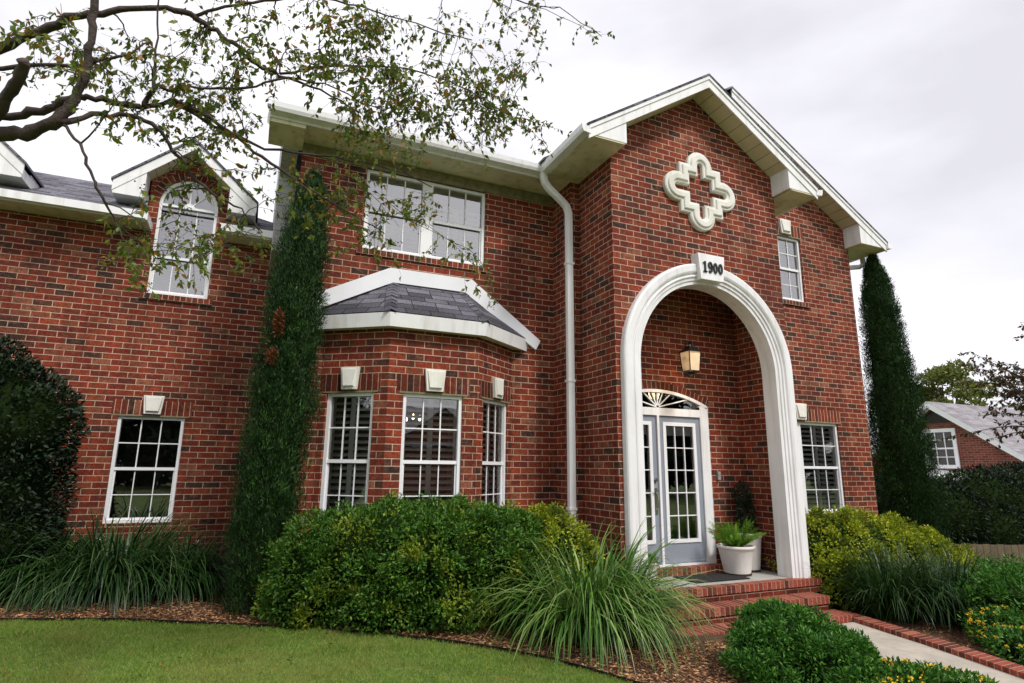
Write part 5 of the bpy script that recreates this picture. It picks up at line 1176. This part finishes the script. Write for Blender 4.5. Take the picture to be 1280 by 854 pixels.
def emit_leaves(p0, p1, dens, sz):
    Lg = np.linalg.norm(p1-p0); k = g.poisson(Lg*dens)
    ax = (p1-p0)/max(Lg, 1e-6)
    for _ in range(k):
        t = g.random(); p = p0+(p1-p0)*t; d_ = g.normal(0, .75, 3)+ax*.5+np.array([0, 0, -.7]); LP.append(p); LD.append(d_); LN.append(g.normal(0, 1, 3)+np.array([0, 0, .4])); s_ = g.uniform(.6, 1.25)*sz; LL.append(s_); LW.append(s_*g.uniform(.42, .6))
for (u0, u1, v0, v1, wgt) in zones:
    for _ in range(wgt):
        u, v = g.uniform(u0, u1), g.uniform(v0, v1); dpt = np.interp(u, [0, 300, 700], [3.0, 3.5, 4.25])+g.normal(0, .22)
        e1 = to3(u, v, dpt)-T0
        dn = np.linalg.norm(NODE[:, :3]-e1, axis=1)+np.where(NODE[:, 3] > .03, .5, 0); k = g.choice(np.argsort(dn)[:10]); s0 = NODE[k, :3]; r0 = min(NODE[k, 3]*.7, .0055)
        L_ = np.linalg.norm(e1-s0)
        if L_ > 1.6: pass
        midp = (s0+e1)/2+g.normal(0, .08*L_, 3)+np.array([0, 0, .10*L_])
        pts = [s0*(1-t)**2+midp*2*t*(1-t)+e1*t*t+g.normal(0, .006, 3)*(0 < t < 1) for t in np.linspace(0, 1, 8)]
        tw.tube(pts, list(np.linspace(max(r0, .0025), .001, 8)), 5, cap=False)
        NODE = np.vstack([NODE, np.array([np.append(pts[4], .003), np.append(pts[6], .002)])])
        dn_ = 36 if v < 280 else 30
        for a, b in zip(pts[3:], pts[4:]): emit_leaves(a, b, dn_, .040)
        for _k in range(g.integers(3, 7)):            # side twiglets
            t = g.uniform(.3, 1); bi = int(t*6.99); p0 = pts[bi]; dr_ = g.normal(0, 1, 3)+np.array([0, 0, -.35]); dr_ /= np.linalg.norm(dr_); l_ = g.uniform(.07, .24); p1 = p0+dr_*l_*.6; p2 = p1+(dr_+np.array([0, 0, -.4])+g.normal(0, .2, 3))*l_*.4
            tw.tube([p0, p1, p2], [.0014, .001, .0006], 4, cap=False); emit_leaves(p0, p1, 28, .042); emit_leaves(p1, p2, 52, .044)
            if g.random() < .22:
                for _ in range(g.integers(6, 16)): SP.append(p2+g.normal(0, .022, 3))
tw.build('twig', 'bark', tr)
V, Fc = leaves(np.array(LP), np.array(LD), np.array(LN), np.array(LL), np.array(LW), .15); npmesh('leaves', V, Fc, 'leaf_crape', tr)['kind'] = 'stuff'
SP = np.array(SP); VV = []; FF = []; o6 = np.array([(1, 0, 0), (-1, 0, 0), (0, 1, 0), (0, -1, 0), (0, 0, 1), (0, 0, -1)])*.0045; f8 = np.array([(0, 2, 4), (2, 1, 4), (1, 3, 4), (3, 0, 4), (2, 0, 5), (1, 2, 5), (3, 1, 5), (0, 3, 5)])
V = (SP[:, None]+o6[None]*g.uniform(.6, 1.3, (len(SP), 1, 1))).reshape(-1, 3); Fc = (np.arange(len(SP))*6)[:, None, None]+f8[None]; npmesh('seed_clusters', V, Fc.reshape(-1, 3), 'seed', tr)['kind'] = 'stuff'
print('crape leaves', len(LP), 'seeds', len(SP))

# tree at the right edge
t2 = empty('right_tree', (7.25, -1.0, gz(9)), 'thin branched tree with sparse purple green leaves reaching in from the right edge', 'tree')
s = MB(); g = np.random.default_rng(88); s.tube([(0, 0, 0), (.05, 0, 1), (-.05, .05, 1.9), (.0, 0, 3.2)], [.06, .05, .045, .035], 8); s.build('trunk', 'bark', t2)
s = MB(); LP, LD, LN, LL, LW = [], [], [], [], []
for k in range(56):
    a = g.uniform(0, 2*PI); z0 = g.uniform(2.4, 3.2); l_ = g.uniform(.6, 1.75); el_ = g.uniform(-.1, .9); d_ = np.array([math.cos(a)*math.cos(el_), math.sin(a)*math.cos(el_), math.sin(el_)])
    p0 = np.array([0, 0, z0]); pts = [p0+d_*l_*t+np.array([0, 0, -.12*t*t*l_])+g.normal(0, .02, 3)*(t > 0) for t in np.linspace(0, 1, 6)]; s.tube(pts, list(np.linspace(.014, .002, 6)), 5, cap=False)
    for a_, b_ in zip(pts[2:], pts[3:]): emit_leaves(a_, b_, 34, .068)
    for _ in range(4):
        p = pts[g.integers(2, 6)]; q = p+g.normal(0, .12, 3); s.tube([p, q], [.003, .001], 4, cap=False); emit_leaves(p, q, 50, .065)
s.build('twig', 'bark', t2)
V, Fc = leaves(np.array(LP), np.array(LD), np.array(LN), np.array(LL), np.array(LW), .15); npmesh('crown', V, Fc, 'leaf_crape_dark', t2)

# ------------------------------------------------------------------ across the street: mirrored in the window panes
def street_tree(x, y, h, sd, label):
    far_tree((x, y, gz(x)), h*.5, h, 6500, label, sd, 'leaf_dark', .75, low=.12)
for i, (x, y, h, lb_) in enumerate(((-42, -14, 11, 'dark street tree mirrored in the left bay pane'), (-19, -28, 10, 'dark street tree left of the pair mirrored in the lower left window'), (-9, -29, 10, 'dark street tree mirrored in the middle of the lower left window'), (19, -28, 10, 'dark street tree right of the house across the street'),
        (28, -28, 10, 'dark street tree mirrored in the door panes'), (40, -27, 11, 'dark street tree mirrored in the right ground floor window'), (52, -24, 11, 'dark street tree mirrored at the edge of the right window'))): street_tree(x, y, h, 90+i, lb_)
oh = empty('opposite_house', (6.5, -30, gz(2)), 'house across the street, seen mirrored in the middle bay window', 'house')
s = MB(); s.box(-7, 7, -5, 4, 0, 3.0); s.poly([(-3, 4.01, 3), (3, 4.01, 3), (0, 4.01, 5)]); s.build('wall', 'brick_far', oh)
s = MB()
for sg in (-1, 1): s.poly([(-7.5, -.5+sg*5, 2.9), (7.5, -.5+sg*5, 2.9), (6, -.5, 5.6), (-6, -.5, 5.6)])
for sg in (-1, 1): s.poly([(sg*3.4, 4.4, 2.8), (0, 4.4, 5.1), (0, -.5, 5.1), (sg*3.4, -.5, 2.8)])
s.build('roof', 'shingle_far', oh)
